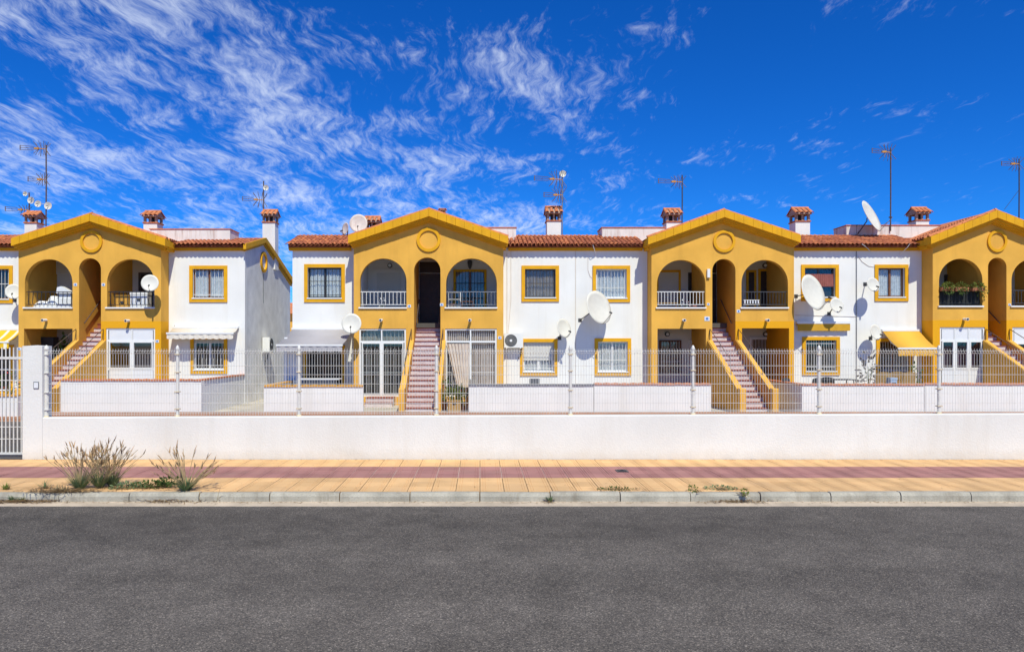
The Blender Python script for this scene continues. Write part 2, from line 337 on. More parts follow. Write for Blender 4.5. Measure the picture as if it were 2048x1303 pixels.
M_ROAD = asphalt()
M_CONC = mat('kerb_concrete', (0.42, 0.39, 0.325), 0.9, 0.28, 2.6, 0.7, 45, fine=0.10, streak=((0.20, 0.17, 0.13), 0.85, 4.0))
M_GUTT = mat('gutter_concrete', (0.56, 0.46, 0.35), 0.9, 0.25, 3.0, 0.5, 50, fine=0.08)
def per_tile(n, l, pos, c):       # every paver a little different, plus blotchy dirt
    oi = n.new('ShaderNodeObjectInfo'); mr = n.new('ShaderNodeMapRange'); l.new(oi.outputs['Random'], mr.inputs[0]); mr.inputs[3].default_value = 0.88; mr.inputs[4].default_value = 1.07
    vm = n.new('ShaderNodeVectorMath'); vm.operation = 'SCALE'; l.new(c, vm.inputs[0]); l.new(mr.outputs[0], vm.inputs['Scale']); return vm.outputs[0]
M_PAVY = mat('sand_paver', (0.73, 0.455, 0.215), 0.85, 0.16, 1.4, 0.25, 70, fine=0.06, streak=((0.45, 0.33, 0.22), 0.35, 1.3), extra=per_tile)
M_PAVR = mat('red_paver', (0.39, 0.185, 0.165), 0.85, 0.16, 1.4, 0.25, 70, fine=0.06, streak=((0.36, 0.24, 0.19), 0.35, 1.3), extra=per_tile)
M_MORT = mat('paver_mortar', (0.20, 0.135, 0.08), 0.95, 0.2, 6.0)
M_EARTH = mat('dry_earth', (0.34, 0.25, 0.16), 0.95, 0.25, 0.4, 0.4, 10)
M_YARD = mat('yard_paving', (0.38, 0.19, 0.11), 0.9, 0.25, 1.5, 0.3, 30)
M_YARDA = mat('yard_concrete', (0.50, 0.455, 0.39), 0.9, 0.25, 1.2, 0.4, 30)

def sheet(name, m, x0, x1, y0, y1, z):
    o = MB().add([(x0,y0,z),(x1,y0,z),(x1,y1,z),(x0,y1,z)], [(0,1,2,3)]).build(name, m, None, False); o['kind'] = 'structure'; return o
sheet('ground', M_EARTH, -2500, 2500, -2500, 2500, -0.60)
box('road', M_ROAD, None, -120, 120, -6, 10.06, -0.50, -0.13)['kind'] = 'structure'
box('gutter', M_GUTT, None, -60, 60, 10.04, 10.33, -0.45, -0.124)['kind'] = 'structure'
box('yard', [M_YARDA], None, -60, 60, 13.5, 60, -0.55, GZ)['kind'] = 'structure'
box('yard_path', [M_YARD], None, -16.5, 40, 21.9, 24.15, -0.3, GZ + 0.085)['kind'] = 'structure'

kerb = box('kerb', M_MORT, None, -40, 40, 10.36, 10.46, -0.45, -0.02); kerb['kind'] = 'structure'
kp = [(0, -0.30), (0, -0.045), (0.022, -0.008), (0.04, 0.0), (0.125, 0.0), (0.125, -0.30)]
kme = [MB().prism_x(kp, 0.006, 0.994).mesh('kerb_stone', M_CONC), MB().prism_x([(y + (0.004 if i < 3 else 0), z) for i, (y, z) in enumerate(kp)], 0.008, 0.99).mesh('kerb_stone', M_CONC)]
for i in range(-12, 13):
    link('kerb_stone', kme[i % 2], kerb, (i, 10.325 + random.uniform(-.006, .006), random.uniform(-.012, .004)), (0, random.uniform(-.004, .004), random.uniform(-.004, .004)))

walk = box('sidewalk', M_MORT, None, -40, 40, 10.44, 13.36, -0.40, -0.014); walk['kind'] = 'structure'
T = 0.35; YS = 10.452
def tile_profile():
    pts = [(0.005, 0.0)]
    for gx in (0.042, 0.078, 0.27, 0.306):
        pts += [(gx - 0.004, 0), (gx - 0.002, -0.0045), (gx + 0.002, -0.0045), (gx + 0.004, 0)]
    return pts + [(T - 0.005, 0.0), (T - 0.005, -0.03), (0.005, -0.03)]
tp = tile_profile()
tme = {}
for key, m in (('y', M_PAVY), ('r', M_PAVR)): tme[key] = MB().prism(tp, 0.003, T - 0.003).mesh('paving_tile', m)
field = {'y': MB(), 'r': MB()}
for row in range(9):
    y = YS + row * T; key = 'r' if 3 <= row <= 5 else 'y'; yd = min(T, 13.352 - y)
    if yd < 0.05: continue
    for c in range(-52, 56):
        x = c * T; z = random.uniform(-.002, .002)
        vis = row < 6 and x + T > -(y + .2) * 0.666 and x < (y + .2) * 0.755
        if vis: link('paving_tile', tme[key], walk, (x, y, z), (random.uniform(-.004,.004), random.uniform(-.004,.004), 0))
        else: field[key].prism([(a + x, b + z) for a, b in tp], y + .003, y + yd - .003)
for key, m in (('y', M_PAVY), ('r', M_PAVR)):
    o = field[key].build('paving_tiles', m, walk); o['kind'] = 'stuff'
sheet('driveway', M_ROAD, -40, -8.0, 13.9, 21.8, GZ + .006)
box('red_band_mortar', mat('pale_mortar', (0.52, 0.42, 0.38), .95, .2, 6.0), walk, -40, 40, YS + 3*T - .004, YS + 6*T + .002, -0.0139, -0.0075)
cv = thing('utility_cover', (PX(1243, 12.1), 12.1, 0), 'small dark rectangular cover set in the red paving band', 'cover')
x = PX(1243, 12.1)
MB().box(x-.09, x+.10, 12.0, 12.2, -0.01, 0.012).build('cover_frame', M_DGREY, cv)
MB().box(x-.06, x+.07, 12.03, 12.17, 0.012, 0.02).box(x-.02, x+.03, 12.08, 12.12, 0.02, 0.026).build('cover_lid', M_BLACK, cv)

# ------------------------------------------------------------------ boundary wall, pillar, fence, gate
WY = 13.36
XL, XR = PX(85, WY), 16.5
def wtop(x): return 0.768 + (x - XL) / 22.0 * 0.085
bw = MB(); n = 24
xs = [XL + (XR - XL) * i / n for i in range(n + 1)]
vs = []
for x in xs: vs += [(x, WY, -0.05), (x, WY, wtop(x) - .012), (x, WY + .012, wtop(x)), (x, WY + .21, wtop(x)), (x, WY + .222, wtop(x) - .012), (x, WY + .222, -0.5)]
fs = [tuple(range(6)), tuple(n * 6 + k for k in range(6))[::-1]]
for i in range(n):
    for k in range(6): fs.append((i*6+k, (i+1)*6+k, (i+1)*6+(k+1)%6, i*6+(k+1)%6))
bw.add(vs, fs)
tag(bw.build('boundary_wall', M_BOUND), 'long low white rendered wall along the back of the pavement', 'wall')

pl = thing('gate_pillar', (PX(65, WY), WY, 0), 'tall square white pillar at the end of the low street wall', 'pillar')
px0, px1 = PX(45, WY), PX(85, WY) - .003
m_ = MB().box(px0, px1, WY - .002, WY + .30, -0.05, 2.085); m_.add([(px0,WY-.002,2.085),(px1,WY-.002,2.085),(px1,WY+.3,2.085),(px0,WY+.3,2.085),((px0+px1)/2,WY+.15,2.10)], [(0,1,4),(1,2,4),(2,3,4),(3,0,4)])
m_.build('shaft', M_BOUND, pl)
bx0 = PX(67.5, WY); bz = PZ(770, WY)
MB().box(bx0, bx0 + .10, WY - .012, WY, bz - .066, bz + .066).build('intercom_plate', M_GALV, pl)
MB().box(bx0 + .012, bx0 + .088, WY - .016, WY - .011, bz - .05, bz + .05).build('intercom_face', M_PLAST, pl)

fy = WY + 0.11
fe = thing('wire_fence', (PX(960, fy), fy, wtop(0)), 'white welded wire mesh fence standing on the low street wall', 'fence')
posts = [93, 355, 598, 873, 1141, 1386, 1638, 1878, 2125]
for p in posts:
    x = PX(p, fy); z0 = wtop(x)
    po = MB().tube([(x, fy, z0), (x, fy, 2.02)], 0.028 if p != 93 else .040, 10).build('post', M_FENCE, fe)
    cp = MB(); r = 0.034 if p != 93 else .050
    cp.lathe([(0.0, .075), (r*.5, .06), (r, .02), (r, -.02), (r*.8, -.03)], (x, fy, 2.03), 10); cp.build('post_cap', M_FENCE, po)
    cl_ = MB()
    for zc in (z0 + .14, z0 + .46, z0 + .82, 1.93): cl_.box(x - r - .012, x + r + .012, fy - r - .006, fy + r + .006, zc - .009, zc + .009)
    cl_.build('clamp', M_FRUST if p != 93 else M_FENCE, po)
    MB().lathe([(0, .03), (.04, .03), (.052, .0)], (x, fy, z0), 10).build('base_collar', M_FRUST, po)
for a, b in zip(posts[:-1], posts[1:]):
    xa, xb = PX(a, fy) + .045, PX(b, fy) - .045
    vw = MB(); nn = round((xb - xa) / .05)
    pan = None; hw = MB(); zb = max(wtop(xa), wtop(xb)) + .05
    rails = [zb, zb + .035, zb + .22, zb + .40, zb + .585, zb + .77, zb + .95, 1.955, 2.0]
    rails = [zb, zb + .03, 1.03, 1.21, 1.385, 1.555, 1.72, 1.95, 1.995]
    for rz in rails: hw.tube([(xa - .03, fy - .022, rz), (xb + .03, fy - .022, rz)], 0.0035, 4)
    pan = hw.build('panel_rails', M_FENCE, fe)
    for i in range(nn + 1):
        x = xa + (xb - xa) * i / nn + random.uniform(-.002, .002)
        vw.tube([(x, fy - .014, zb - .03), (x, fy - .014, 1.94), (x, fy - .04, 1.97), (x, fy - .014, 2.0), (x, fy - .014, 2.035)], 0.0035, 4)
    o = vw.build('panel_wires', M_FENCE, fe)

gt = thing('sliding_gate', (PX(0, 13.6), 13.6, 0), 'white barred metal gate hung beside the tall pillar', 'gate')
gy = 13.62; gx0, gx1 = -12.6, PX(44, gy) + .05
for z0, z1 in ((PZ(908, gy), PZ(904, gy)), (PZ(718, gy), PZ(713, gy))):
    MB().box(gx0, gx1, gy - .02, gy + .02, z0, z1).build('rail', M_FENCE, gt)
for pz in (739, 760, 803, 853, 877): MB().box(gx0, gx1, gy - .006, gy + .006, PZ(pz, gy) - .006, PZ(pz, gy) + .006).build('rail', M_FENCE, gt)
bar = MB().box(-.009, .009, -.009, .009, 0, 2.0).mesh('bar', M_FENCE)
x = gx1 - .06; i = 0
while x > gx0:
    link('bar', bar, gt, (x, gy, PZ(906, gy)), scale=(1, 1, (2.06 - PZ(906, gy)) / 2.0)); x -= .073
for xx in (gx0, gx1): MB().box(xx - .025, xx + .025, gy - .025, gy + .025, 0.03, 2.0).build('stile', M_FENCE, gt)
box('gate_track', M_DGREY, None, -14, PX(45, WY) - .01, WY, 13.9, -0.4, 0.012)['kind'] = 'structure'
# ------------------------------------------------------------------ house building blocks
def barrel_tile(r0, r1, ln, th=0.016, n=6):
    mb = MB(); vs = []
    for (r, y) in ((r0, 0), (r1, ln)):
        for k in range(n + 1):
            a = math.pi * k / n; vs.append((r*math.cos(a), y, r*math.sin(a)*.85))
        for k in range(n + 1):
            a = math.pi * k / n; vs.append(((r-th)*math.cos(a), y, (r-th)*math.sin(a)*.85))
    m = n + 1; fs = []
    for k in range(n):
        fs += [(k, k+1, 2*m+k+1, 2*m+k), (m+k, 3*m+k, 3*m+k+1, m+k+1), (k, m+k, m+k+1, k+1)]
    fs += [(0, 2*m, 3*m, m), (n, m+n, 3*m+n, 2*m+n)]
    return mb.add(vs, fs)
TILE_ME = [barrel_tile(0.078, 0.062, 0.42).mesh('roof_tile', m) for m in (M_TILE, M_TILE, M_TILEO)]
RAKE_ME = barrel_tile(0.085, 0.075, 0.40).mesh('rake_tile', M_TILEO)

def roof_section(house, x0, x1, yr=YR, zr=RIDGE, left_open=False):
    """front slope of a white section: deck, wavy pan tiles, barrel cover tiles, mustard eave box"""
    sl = (zr - EAVE) / (yr - YE); ang = math.atan(sl); ln = math.hypot(zr - EAVE, yr - YE)
    deck = MB().prism_x([(YE + .10, EAVE - .035), (yr, zr - .06), (yr, zr - .15), (YE + .10, EAVE - .10)], x0, x1)
    roof = deck.build('roof', M_PAN, house)
    pitch = 0.168; cols = max(1, round((x1 - x0) / pitch)); p = (x1 - x0) / cols
    pan = MB(); nx = cols * 6; rows = 2; vs = []; fs = []
    for j in range(2):
        for i in range(nx + 1):
            x = x0 + (x1 - x0) * i / nx; d = -0.062 * abs(math.sin(math.pi * (i / 6)))
            y = YE - .03 + (yr - YE + .03) * j; vs.append((x, y, EAVE - .008 + sl * (y - YE) + .02 + d))
    for i in range(nx): fs.append((i, i+1, nx+2+i, nx+1+i))
    pan.add(vs, fs, 0, True); o = pan.build('pan_tiles', M_PAN, roof, False); o['kind'] = 'stuff'
    nr = int(ln / 0.355) + 1
    for c in range(cols + 1):
        x = x0 + c * p
        for r in range(nr):
            d = -0.065 + r * 0.355 + random.uniform(-.018, .018)
            if d > ln - .15: continue
            link('roof_tile', random.choice(TILE_ME), roof, (x + random.uniform(-.008, .008), YE + d * math.cos(ang), EAVE + .012 + d * math.sin(ang) + .012),
                 (ang - .03 + random.uniform(-.015, .015), random.uniform(-.05, .05), random.uniform(-.02, .02)))
    rd = MB()
    rd.tube([(x0, yr - .02, zr - .01), (x1, yr - .02, zr - .01)], .07, 8); rd.build('ridge_tiles', M_TILEO, roof)
    eb = MB().box(x0, x1, YE + .12, YW + .06, EAVE - .15, EAVE - .075).box(x0, x1, YE + .17, YW + .05, EAVE - .20, EAVE - .148)
    eb.build('eave_moulding', M_TRIM, house)
    return roof

def grille(house_win, x0, x1, z0, z1, y, m, n=9, hz=(0.5,), bulge=0, r=.008):
    g = MB()
    for i in range(n):
        x = x0 + (x1 - x0) * (i + .5) / n
        if bulge: g.tube([(x, y, z1), (x, y - bulge*.25, z1 - (z1-z0)*.35), (x, y - bulge, z0 + (z1-z0)*.3), (x, y - bulge*.9, z0 + .1), (x, y, z0)], r, 5)
        else: g.tube([(x, y, z0), (x, y, z1)], r, 5)
    for h in hz:
        z = z0 + (z1 - z0) * h; yy = y - (bulge * (1 - h) if bulge else 0)
        g.box(x0, x1, yy - r*.9, yy + r*.9, z - r*1.3, z + r*1.3)
    g.build('grille', m, house_win)
def curtain(win, x0, x1, z0, z1, y, m, wl=.09, amp=.022, name='curtain', taper=None):
    n = max(8, int((x1 - x0) / wl * 6)); vs = []; fs = []
    for j, z in enumerate((z0, z1)):
        for i in range(n + 1):
            x = x0 + (x1 - x0) * i / n
            if taper and j == 0: x = taper[0] + (taper[1] - taper[0]) * i / n
            vs.append((x, y + amp * math.sin(2*math.pi*(x0 + (x1-x0)*i/n)/wl) + amp*.5*math.sin(11*x), z))
    for i in range(n): fs.append((i, i+1, n+2+i, n+1+i))
    return MB().add(vs, fs, 0, True).build(name, m, win, False)

def window(house, px0, px1, py0, py1, Y=YW, sur=.135, frame=M_WOOD, gr=None, cur=M_LACE, bulge=0, bars=9, leaves=2, shutter=0, blind=None, hz=(.5,), half=0):
    """mustard surround proud of the wall, frame and panes set back in the opening; returns the hole for the wall"""
    x0, x1 = PX(px0, Y), PX(px1, Y); z0, z1 = PZ(py1, Y), PZ(py0, Y)
    ix0, ix1, iz0, iz1 = x0 + sur, x1 - sur, z0 + sur, z1 - sur
    s = MB(); holed(s, rect(x0, x1, z0, z1), [rect(ix0, ix1, iz0, iz1)], Y - .045, Y + .012)
    w_ = s.build('window', M_TRIM, house)
    MB().box(ix0 - .02, ix1 + .02, Y - .07, Y + .14, iz0 - .008, iz0 + .035).build('sill', M_PVC, w_)
    zb = iz0 + .035; yf = Y + .11
    f = MB(); t = .05
    f.box(ix0, ix0 + t, yf, yf + .05, zb, iz1).box(ix1 - t, ix1, yf, yf + .05, zb, iz1)
    f.box(ix0 + t, ix1 - t, yf + .001, yf + .049, zb, zb + t).box(ix0 + t, ix1 - t, yf + .001, yf + .049, iz1 - t, iz1)
    if leaves == 2: c = (ix0 + ix1) / 2; f.box(c - .04, c + .04, yf - .006, yf + .044, zb + t, iz1 - t)
    f.build('frame', frame, w_)
    c = (ix0 + ix1) / 2
    for a, b in (((ix0 + t, c - .04), (c + .04, ix1 - t)) if leaves == 2 else ((ix0 + t, ix1 - t),)):
        MB().box(a, b, yf + .02, yf + .026, zb + t, iz1 - t).build('pane', M_GLASS, w_)
    if cur is not None: curtain(w_, ix0, ix1, zb, iz1 - (iz1-zb)*half, yf + .06, cur)  # cloth, or the dark sheet that imitates an unlit room
    if shutter:
        sh = MB(); zs = iz1 - (iz1 - zb) * shutter; k = iz1
        while k > zs: sh.box(ix0 + .01, ix1 - .01, yf - .04, yf - .022, max(zs, k - .045), k - .004); k -= .045
        sh.build('roller_shutter', M_SHUT, w_)
    if blind is not None: curtain(w_, ix0 + .03, ix1 - .03, zb + (iz1-zb)*.36, iz1 - .03 - .2, yf - .05, blind, .075, .01, 'blind')
    if gr is not None: grille(w_, ix0 + .01, ix1 - .01, zb + .02, iz1 - .01, Y + .05, gr, bars, hz, bulge)
    return rect(ix0, ix1, iz0, iz1)

def white_section(house, x0, x1, holes, zt=5.95):
    h = sorted(holes, key=lambda q: q[0][0])
    mb = MB(); holed(mb, rect(x0, x1, GZ, zt), h, YW, YW + .26)
    return mb.build('front_wall', M_WHITE, house)

def railing(house, x0, x1, z0, z1, y, m, n, curved=False):
    tr = MB().box(x0, x1, y - .015, y + .015, z1 - .02, z1 + .012).build('railing', m, house)
    MB().box(x0, x1, y - .012, y + .012, z0 + .09, z0 + .115).build('bottom_rail', m, tr)
    pts = [(0, 0, z0 + .10 - z0), (0, -.03, (z1-z0)*.35), (0, 0, (z1-z0)*.8), (0, 0, z1 - z0 - .02)] if curved else [(0, 0, .10), (0, 0, z1 - z0 - .02)]
    me = MB().tube(pts, .013, 6).mesh('baluster', m)
    for i in range(n):
        link('baluster', me, tr, (x0 + (x1 - x0) * (i + .5) / n, y, z0))
    return tr

def arch_bay(house, x0, x1, zs, zt, rail_m, nbar, curved=False):
    MB().box(x0 - .05, x1 + .02, YF - .06, YF + .24, zs - .055, zs).build('balcony_sill', M_PVC, house)
    railing(house, x0 + .01, x1 - .01, zs, zs + .60, YF + .10, rail_m, nbar, curved)

def stair(house, xa, xb):
    """18 tiled steps between sloping ochre parapets, climbing through the arched passage"""
    xa -= .0; rise = (FL2 - GZ) / 18; go = .27
    st = MB()
    for a, b in ((xa - .20, xa - .002), (xb + .002, xb + .20)):
        st.prism_x([(24.62, .60), (YF - .003, 2.30), (YF - .003, GZ), (24.36, GZ), (24.36, .62), (24.40, .645), (24.60, .645)], a, b)
    s = st.build('stair', M_OCHRE, house)
    me = MB().box(0, xb - xa, 0, go + .02, -rise - .02, -.032, 0).box(.0, xb - xa, -.028, go + .02, -.032, 0, 1).mesh('step', [M_RISER, M_NOSE])
    for k in range(1, 19):
        y = YF + (k - 13) * go
        if k < 18: link('step', me, s, (xa, y, GZ + rise * k))
    MB().box(xa, xb, YF + 5 * go, YB, FL2 - .25, FL2 - .03, 0).box(xa, xb, YF + 5*go - .028, YB, FL2 - .03, FL2, 1).build('landing', [M_NOSE, M_NOSE], s)
    for x in (xa - .10, xb + .10):
        h = MB().tube([(x, YF - .03, 2.30), (x, YF - .03, 2.72), (x, 25.6, 1.62), (x, 25.5, 1.05)], .013, 6)
        h.tube([(x, 26.7, 1.72), (x, 26.7, 2.12)], .01, 6); h.build('handrail', M_RUST, s)
    for x in (xa + .07, xb - .07): MB().tube([(x, YF + .25, 2.95), (x, 29.4, 3.95)], .02, 6).build('wall_handrail', M_RUST, s)
    return s

def block(house, pxl, pxr, arches, passage, lowers, ztop_py, sill_py, gable, circ, wallm, inner, rails, nbar, tiled=None):
    """projecting ochre porch block: arched front, side walls, floors, stair passage, gable cornice"""
    x0, x1 = PX(pxl, YF), PX(pxr, YF)
    YC = 27.55
    gl, ga, gr_ = [(PX(a, YC), PZ(b, YC)) for a, b in gable]
    def ztop(x):
        return gl[1] + (ga[1]-gl[1])*(x-gl[0])/(ga[0]-gl[0]) if x < ga[0] else gr_[1] + (ga[1]-gr_[1])*(x-gr_[0])/(ga[0]-gr_[0])
    zs = PZ(sill_py, YF); holes = []
    abs_ = [(PX(a, YF), PX(b, YF)) for a, b in arches]
    for a, b in abs_: holes.append(archpoly(a, b, zs, PZ(ztop_py, YF)))
    pa, pb = PX(passage[0], YF), PX(passage[1], YF)
    holes.append(archpoly(pa, pb, GZ + .02, PZ(ztop_py - 2, YF), 16))
    for (a, b, t, bt) in lowers: holes.append(rect(PX(a, YF), PX(b, YF), PZ(bt, YF), PZ(t, YF)))
    outer = [(x0, GZ), (x1, GZ), (x1, ztop(x1) - .16), (ga[0], ga[1] - .16), (x0, ztop(x0) - .16)]
    mb = MB(); holed(mb, outer, holes, YF, YF + .22); mb.build('porch_front', wallm, house)
    yi = YF + .222
    box('porch_side', wallm, house, x0, x0 + .2, yi, YB, GZ, 6.0); box('porch_side', wallm, house, x1 - .2, x1, yi, YB, GZ, 6.0)
    box('passage_wall', wallm, house, pa - .16, pa, yi, YB, GZ, 5.75); box('passage_wall', wallm, house, pb, pb + .16, yi, YB, GZ, 5.75)
    if inner is not None:      # porches whose inner faces are painted white
        MB().box(x0 + .2, x0 + .215, yi, YB, GZ, 5.7).box(pa - .175, pa - .161, yi, YB, GZ, 5.7).box(pb + .161, pb + .175, yi, YB, GZ, 5.7).box(x1 - .215, x1 - .2, yi, YB, GZ, 5.7).build('porch_lining', inner, house)
    MB().box(x0, x1, YB, YB + .2, GZ, 6.0).build('porch_back_wall', M_INW, house)
    box('porch_floor', M_INW, house, x0 + .2, pa - .16, yi, YB, 2.80, FL2); box('porch_floor', M_INW, house, pb + .16, x1 - .2, yi, YB, 2.80, FL2)
    box('porch_base', M_NOSE, house, x0 + .2, pa - .16, yi, YB, GZ, FL1); box('porch_base', M_NOSE, house, pb + .16, x1 - .2, yi, YB, GZ, FL1)
    MB().box(x0 + .2, x1 - .2, yi, YB, 5.62, 5.76).build('porch_ceiling', M_INW, house)
    for (a, b), rm, nb in zip(abs_, rails, nbar):
        arch_bay(house, a, b, zs, 0, rm, nb, rm is M_BLACK)
    stair(house, pa, pb)
    # passage door
    d = MB().box(pa + .03, pb - .03, YB - .05, YB - .002, FL2, 5.06); dr = d.build('passage_door', M_DOOR, house)
    dp = MB()
    for i in range(2):
        for zz0, zz1 in ((FL2 + .15, FL2 + .9), (FL2 + 1.05, FL2 + 1.9)):
            xx = pa + .12 + i * (pb - pa - .2) / 2; dp.box(xx, xx + (pb-pa-.3)/2, YB - .065, YB - .049, zz0, zz1)
    dp.build('door_panel', M_DOOR, dr)
    MB().box(pa + .03, pb - .03, YB - .03, YB - .002, 5.10, 5.55).build('transom', M_DOOR, dr)
    MB().tube([(pb - .12, YB - .11, FL2 + 1.0), (pb - .12, YB - .05, FL2 + 1.0)], .02, 8).build('door_knob', M_GALV, dr)
    # gable cornice
    cor = MB()
    def band(d0, d1, y0, inset=0.0):
        for (p, q) in ((gl, ga), (ga, gr_)):
            a = (p[0] + (inset if p is gl else 0), p[1] + (inset * .33 if p is gl else 0)); b = (q[0] - (inset if q is gr_ else 0), q[1] + (inset * .33 if q is gr_ else 0))
            cor.prism([(a[0], a[1] - d0), (b[0], b[1] - d0), (b[0], b[1] - d1), (a[0], a[1] - d1)], y0, YF - .001)
    band(.285, .36, 27.64, .05); band(.362, .425, 27.73, .11); band(.427, .475, 27.82, .16)
    c = cor.build('gable_cornice', M_TRIM, house)
    for (p, q) in ((gl, ga), (ga, gr_)):
        ln = math.hypot(q[0]-p[0], q[1]-p[1]); n = round(ln / .36); g = .004
        for i in range(n):
            xa = p[0] + (q[0]-p[0])*i/n; xb = p[0] + (q[0]-p[0])*(i+1)/n; za = p[1] + (q[1]-p[1])*i/n; zb = p[1] + (q[1]-p[1])*(i+1)/n
            if i > 0 or p is ga: xa += g
            if i < n-1 or q is ga: xb -= g
            dz = random.uniform(-.006, .006); dy = random.uniform(-.006, .006)
            t = MB().prism([(xa, za - .285), (xb, zb - .285), (xb, zb + dz), (xa, za + dz)], YC + dy, YF + .12); t.build('cornice_tile', M_TRIM, c)
            # barrel tile lying on the rake, just behind the fascia
            s_ = 1 if q[1] > p[1] else -1; a = math.atan2(q[1]-p[1], q[0]-p[0])
            up = s_ > 0
            ox, oz = (xa, za) if up else (xb, zb)
            link('rake_tile', RAKE_ME, c, (ox, YC + .16 + random.uniform(-.01, .01), oz + .0 + random.uniform(0, .008)), (abs(a) + .03, 0, R(-90) if up else R(90)))
    for (p, sx) in ((gl, 1), (gr_, -1)):      # cornice returns along the sides
        xa, xb = sorted((p[0], (x0 if sx > 0 else x1) + sx * .0)); rt = MB()
        rt.box(min(p[0], p[0] + sx*.30), max(p[0], p[0] + sx*.30), YF + .13, YW + .3, p[1] - .285, p[1] - .02)
        xi = x0 if sx > 0 else x1
        rt.box(min(p[0] + sx*.07, xi + sx*.05), max(p[0] + sx*.07, xi + sx*.05), YF + .02, YW + .28, p[1] - .40, p[1] - .287)
        rt.build('cornice_return', M_TRIM, c)
    rf = MB()
    rf.prism([(gl[0], gl[1] - .06), (ga[0], ga[1] - .06), (gr_[0], gr_[1] - .06), (gr_[0], gr_[1]), (ga[0], ga[1] + .02), (gl[0], gl[1])], YF + .13, 31.6)
    rf.prism([(gl[0]+.3, 5.9), (gr_[0]-.3, 5.9), (gr_[0]-.3, gr_[1]-.07), (ga[0], ga[1]-.07), (gl[0]+.3, gl[1]-.07)], YF + .3, 31.5)
    rf.build('gable_roof', M_TILEO, house)
    if tiled:       # barrel tiles on the slope that shows beside the fascia
        p, q = (gl, ga) if tiled == 'l' else (gr_, ga); a = math.atan2(abs(q[1]-p[1]), abs(q[0]-p[0])); ln = math.hypot(q[0]-p[0], q[1]-p[1])
        for r_ in range(7):
            for i in range(int(ln / .36)):
                d_ = i * .36 + random.uniform(-.015, .015); k_ = 1 if tiled == 'l' else -1
                link('roof_tile', random.choice(TILE_ME), c, (p[0] + k_*d_*math.cos(a), YF + .14 + r_*.17, p[1] + .0 + d_*math.sin(a)), (a - .03, 0, R(-90) if k_ > 0 else R(90)))
    # round plaster ring
    cx, cz = PX(circ[0], YF), PZ(circ[1], YF); r1 = circ[2] / 51.97; r0 = r1 * .76; n = 36; k = circ[3] if len(circ) > 3 else 1.0
    ring = MB(); holed(ring, [(cx + k*r1*math.cos(2*math.pi*i/n), cz + r1*math.sin(2*math.pi*i/n)) for i in range(n)], [[(cx + k*r0*math.cos(2*math.pi*i/n), cz + r0*math.sin(2*math.pi*i/n)) for i in range(n)]], YF - .06, YF + .01)
    ring.build('gable_ring', M_TRIM, house)
    return dict(x0=x0, x1=x1, pa=pa, pb=pb, arches=abs_, zs=zs)

def chimney(house, pxl, pxr, py_ledge, py_top, Y=30.6, zb=6.2):
    x0, x1 = PX(pxl, Y), PX(pxr, Y); zl = PZ(py_ledge, Y); zt = PZ(py_top, Y); w_ = x1 - x0; d = w_ * 1.0; y0, y1 = Y, Y + d
    ch = MB().box(x0, x1, y0, y1, zb, zl - .05).build('chimney', M_WHITE, house)
    MB().box(x0 - .035, x1 + .035, y0 - .035, y1 + .035, zl - .05, zl).build('ledge', M_TILE, ch)
    hz = (zt - zl); vent = hz * .42; t = w_ * .16
    for a in (x0, x1 - t): 
        for b in (y0, y1 - t): box('vent_post', M_CAP, ch, a, a + t, b, b + t, zl, zl + vent)
    box('vent_post', M_CAP, ch, (x0+x1)/2 - t*.4, (x0+x1)/2 + t*.4, y0 + .01, y0 + t*.8, zl, zl + vent)
    MB().box(x0 + w_*.3, x1 - w_*.3, y0 + w_*.3, y1 - w_*.3, zl, zl + vent).build('vent_shade_box', M_BLACK, ch)  # black box added inside, painting the shade between the vent posts
    e = w_ * .24; ym = (y0 + y1) / 2; zr = zt - .05; ze = zl + vent
    cp = MB().prism_x([(y0 - e, ze), (y1 + e, ze), (y1 + e, ze + .04), (ym, zr), (y0 - e, ze + .04)], x0 - e*.2, x1 + e*.2); cp.build('cap', M_CAP, ch)
    a = math.atan2(zr - ze - .04, ym - y0 + e); ln = math.hypot(zr - ze, ym - y0 + e); n = 4
    for i in range(n):
        x = x0 - e*.05 + (w_ + e*.1) * i / (n - 1)
        link('cap_tile', TILE_ME[2], ch, (x, y0 - e - .03, ze + .035), (a, 0, 0), (1.0, ln / .42 * 1.05, 1.0))
        link('cap_tile', TILE_ME[2], ch, (x, y1 + e + .03, ze + .035), (a, 0, math.pi), (1.0, ln / .42 * 1.05, 1.0))
    MB().tube([(x0 - e*.4, ym, zr + .02), (x1 + e*.4, ym, zr + .02)], .06, 8).build('cap_ridge', M_TILEO, ch)
    return ch

def terrace_wall(house, pxl, pxr, pyt, Y=29.9, side=None, zb=6.0, yl=1.1):
    x0, x1 = PX(pxl, Y), PX(pxr, Y); z = PZ(pyt, Y)
    m = MB().box(x0, x1, Y, Y + .18, zb, z - .035)
    m.box(x0, x0 + .18, Y + .181, Y + yl, zb, z - .036).box(x1 - .18, x1, Y + .181, Y + yl, zb, z - .036)
    tw = m.build('terrace_wall', M_STAIN, house)
    MB().box(x0 - .03, x1 + .03, Y - .03, Y + .21, z - .034, z).box(x0 - .03, x0 + .2, Y + .211, Y + yl, z - .035, z - .001).box(x1 - .2, x1 + .03, Y + .211, Y + yl, z - .035, z - .001).build('terrace_coping', M_TILEO, tw)

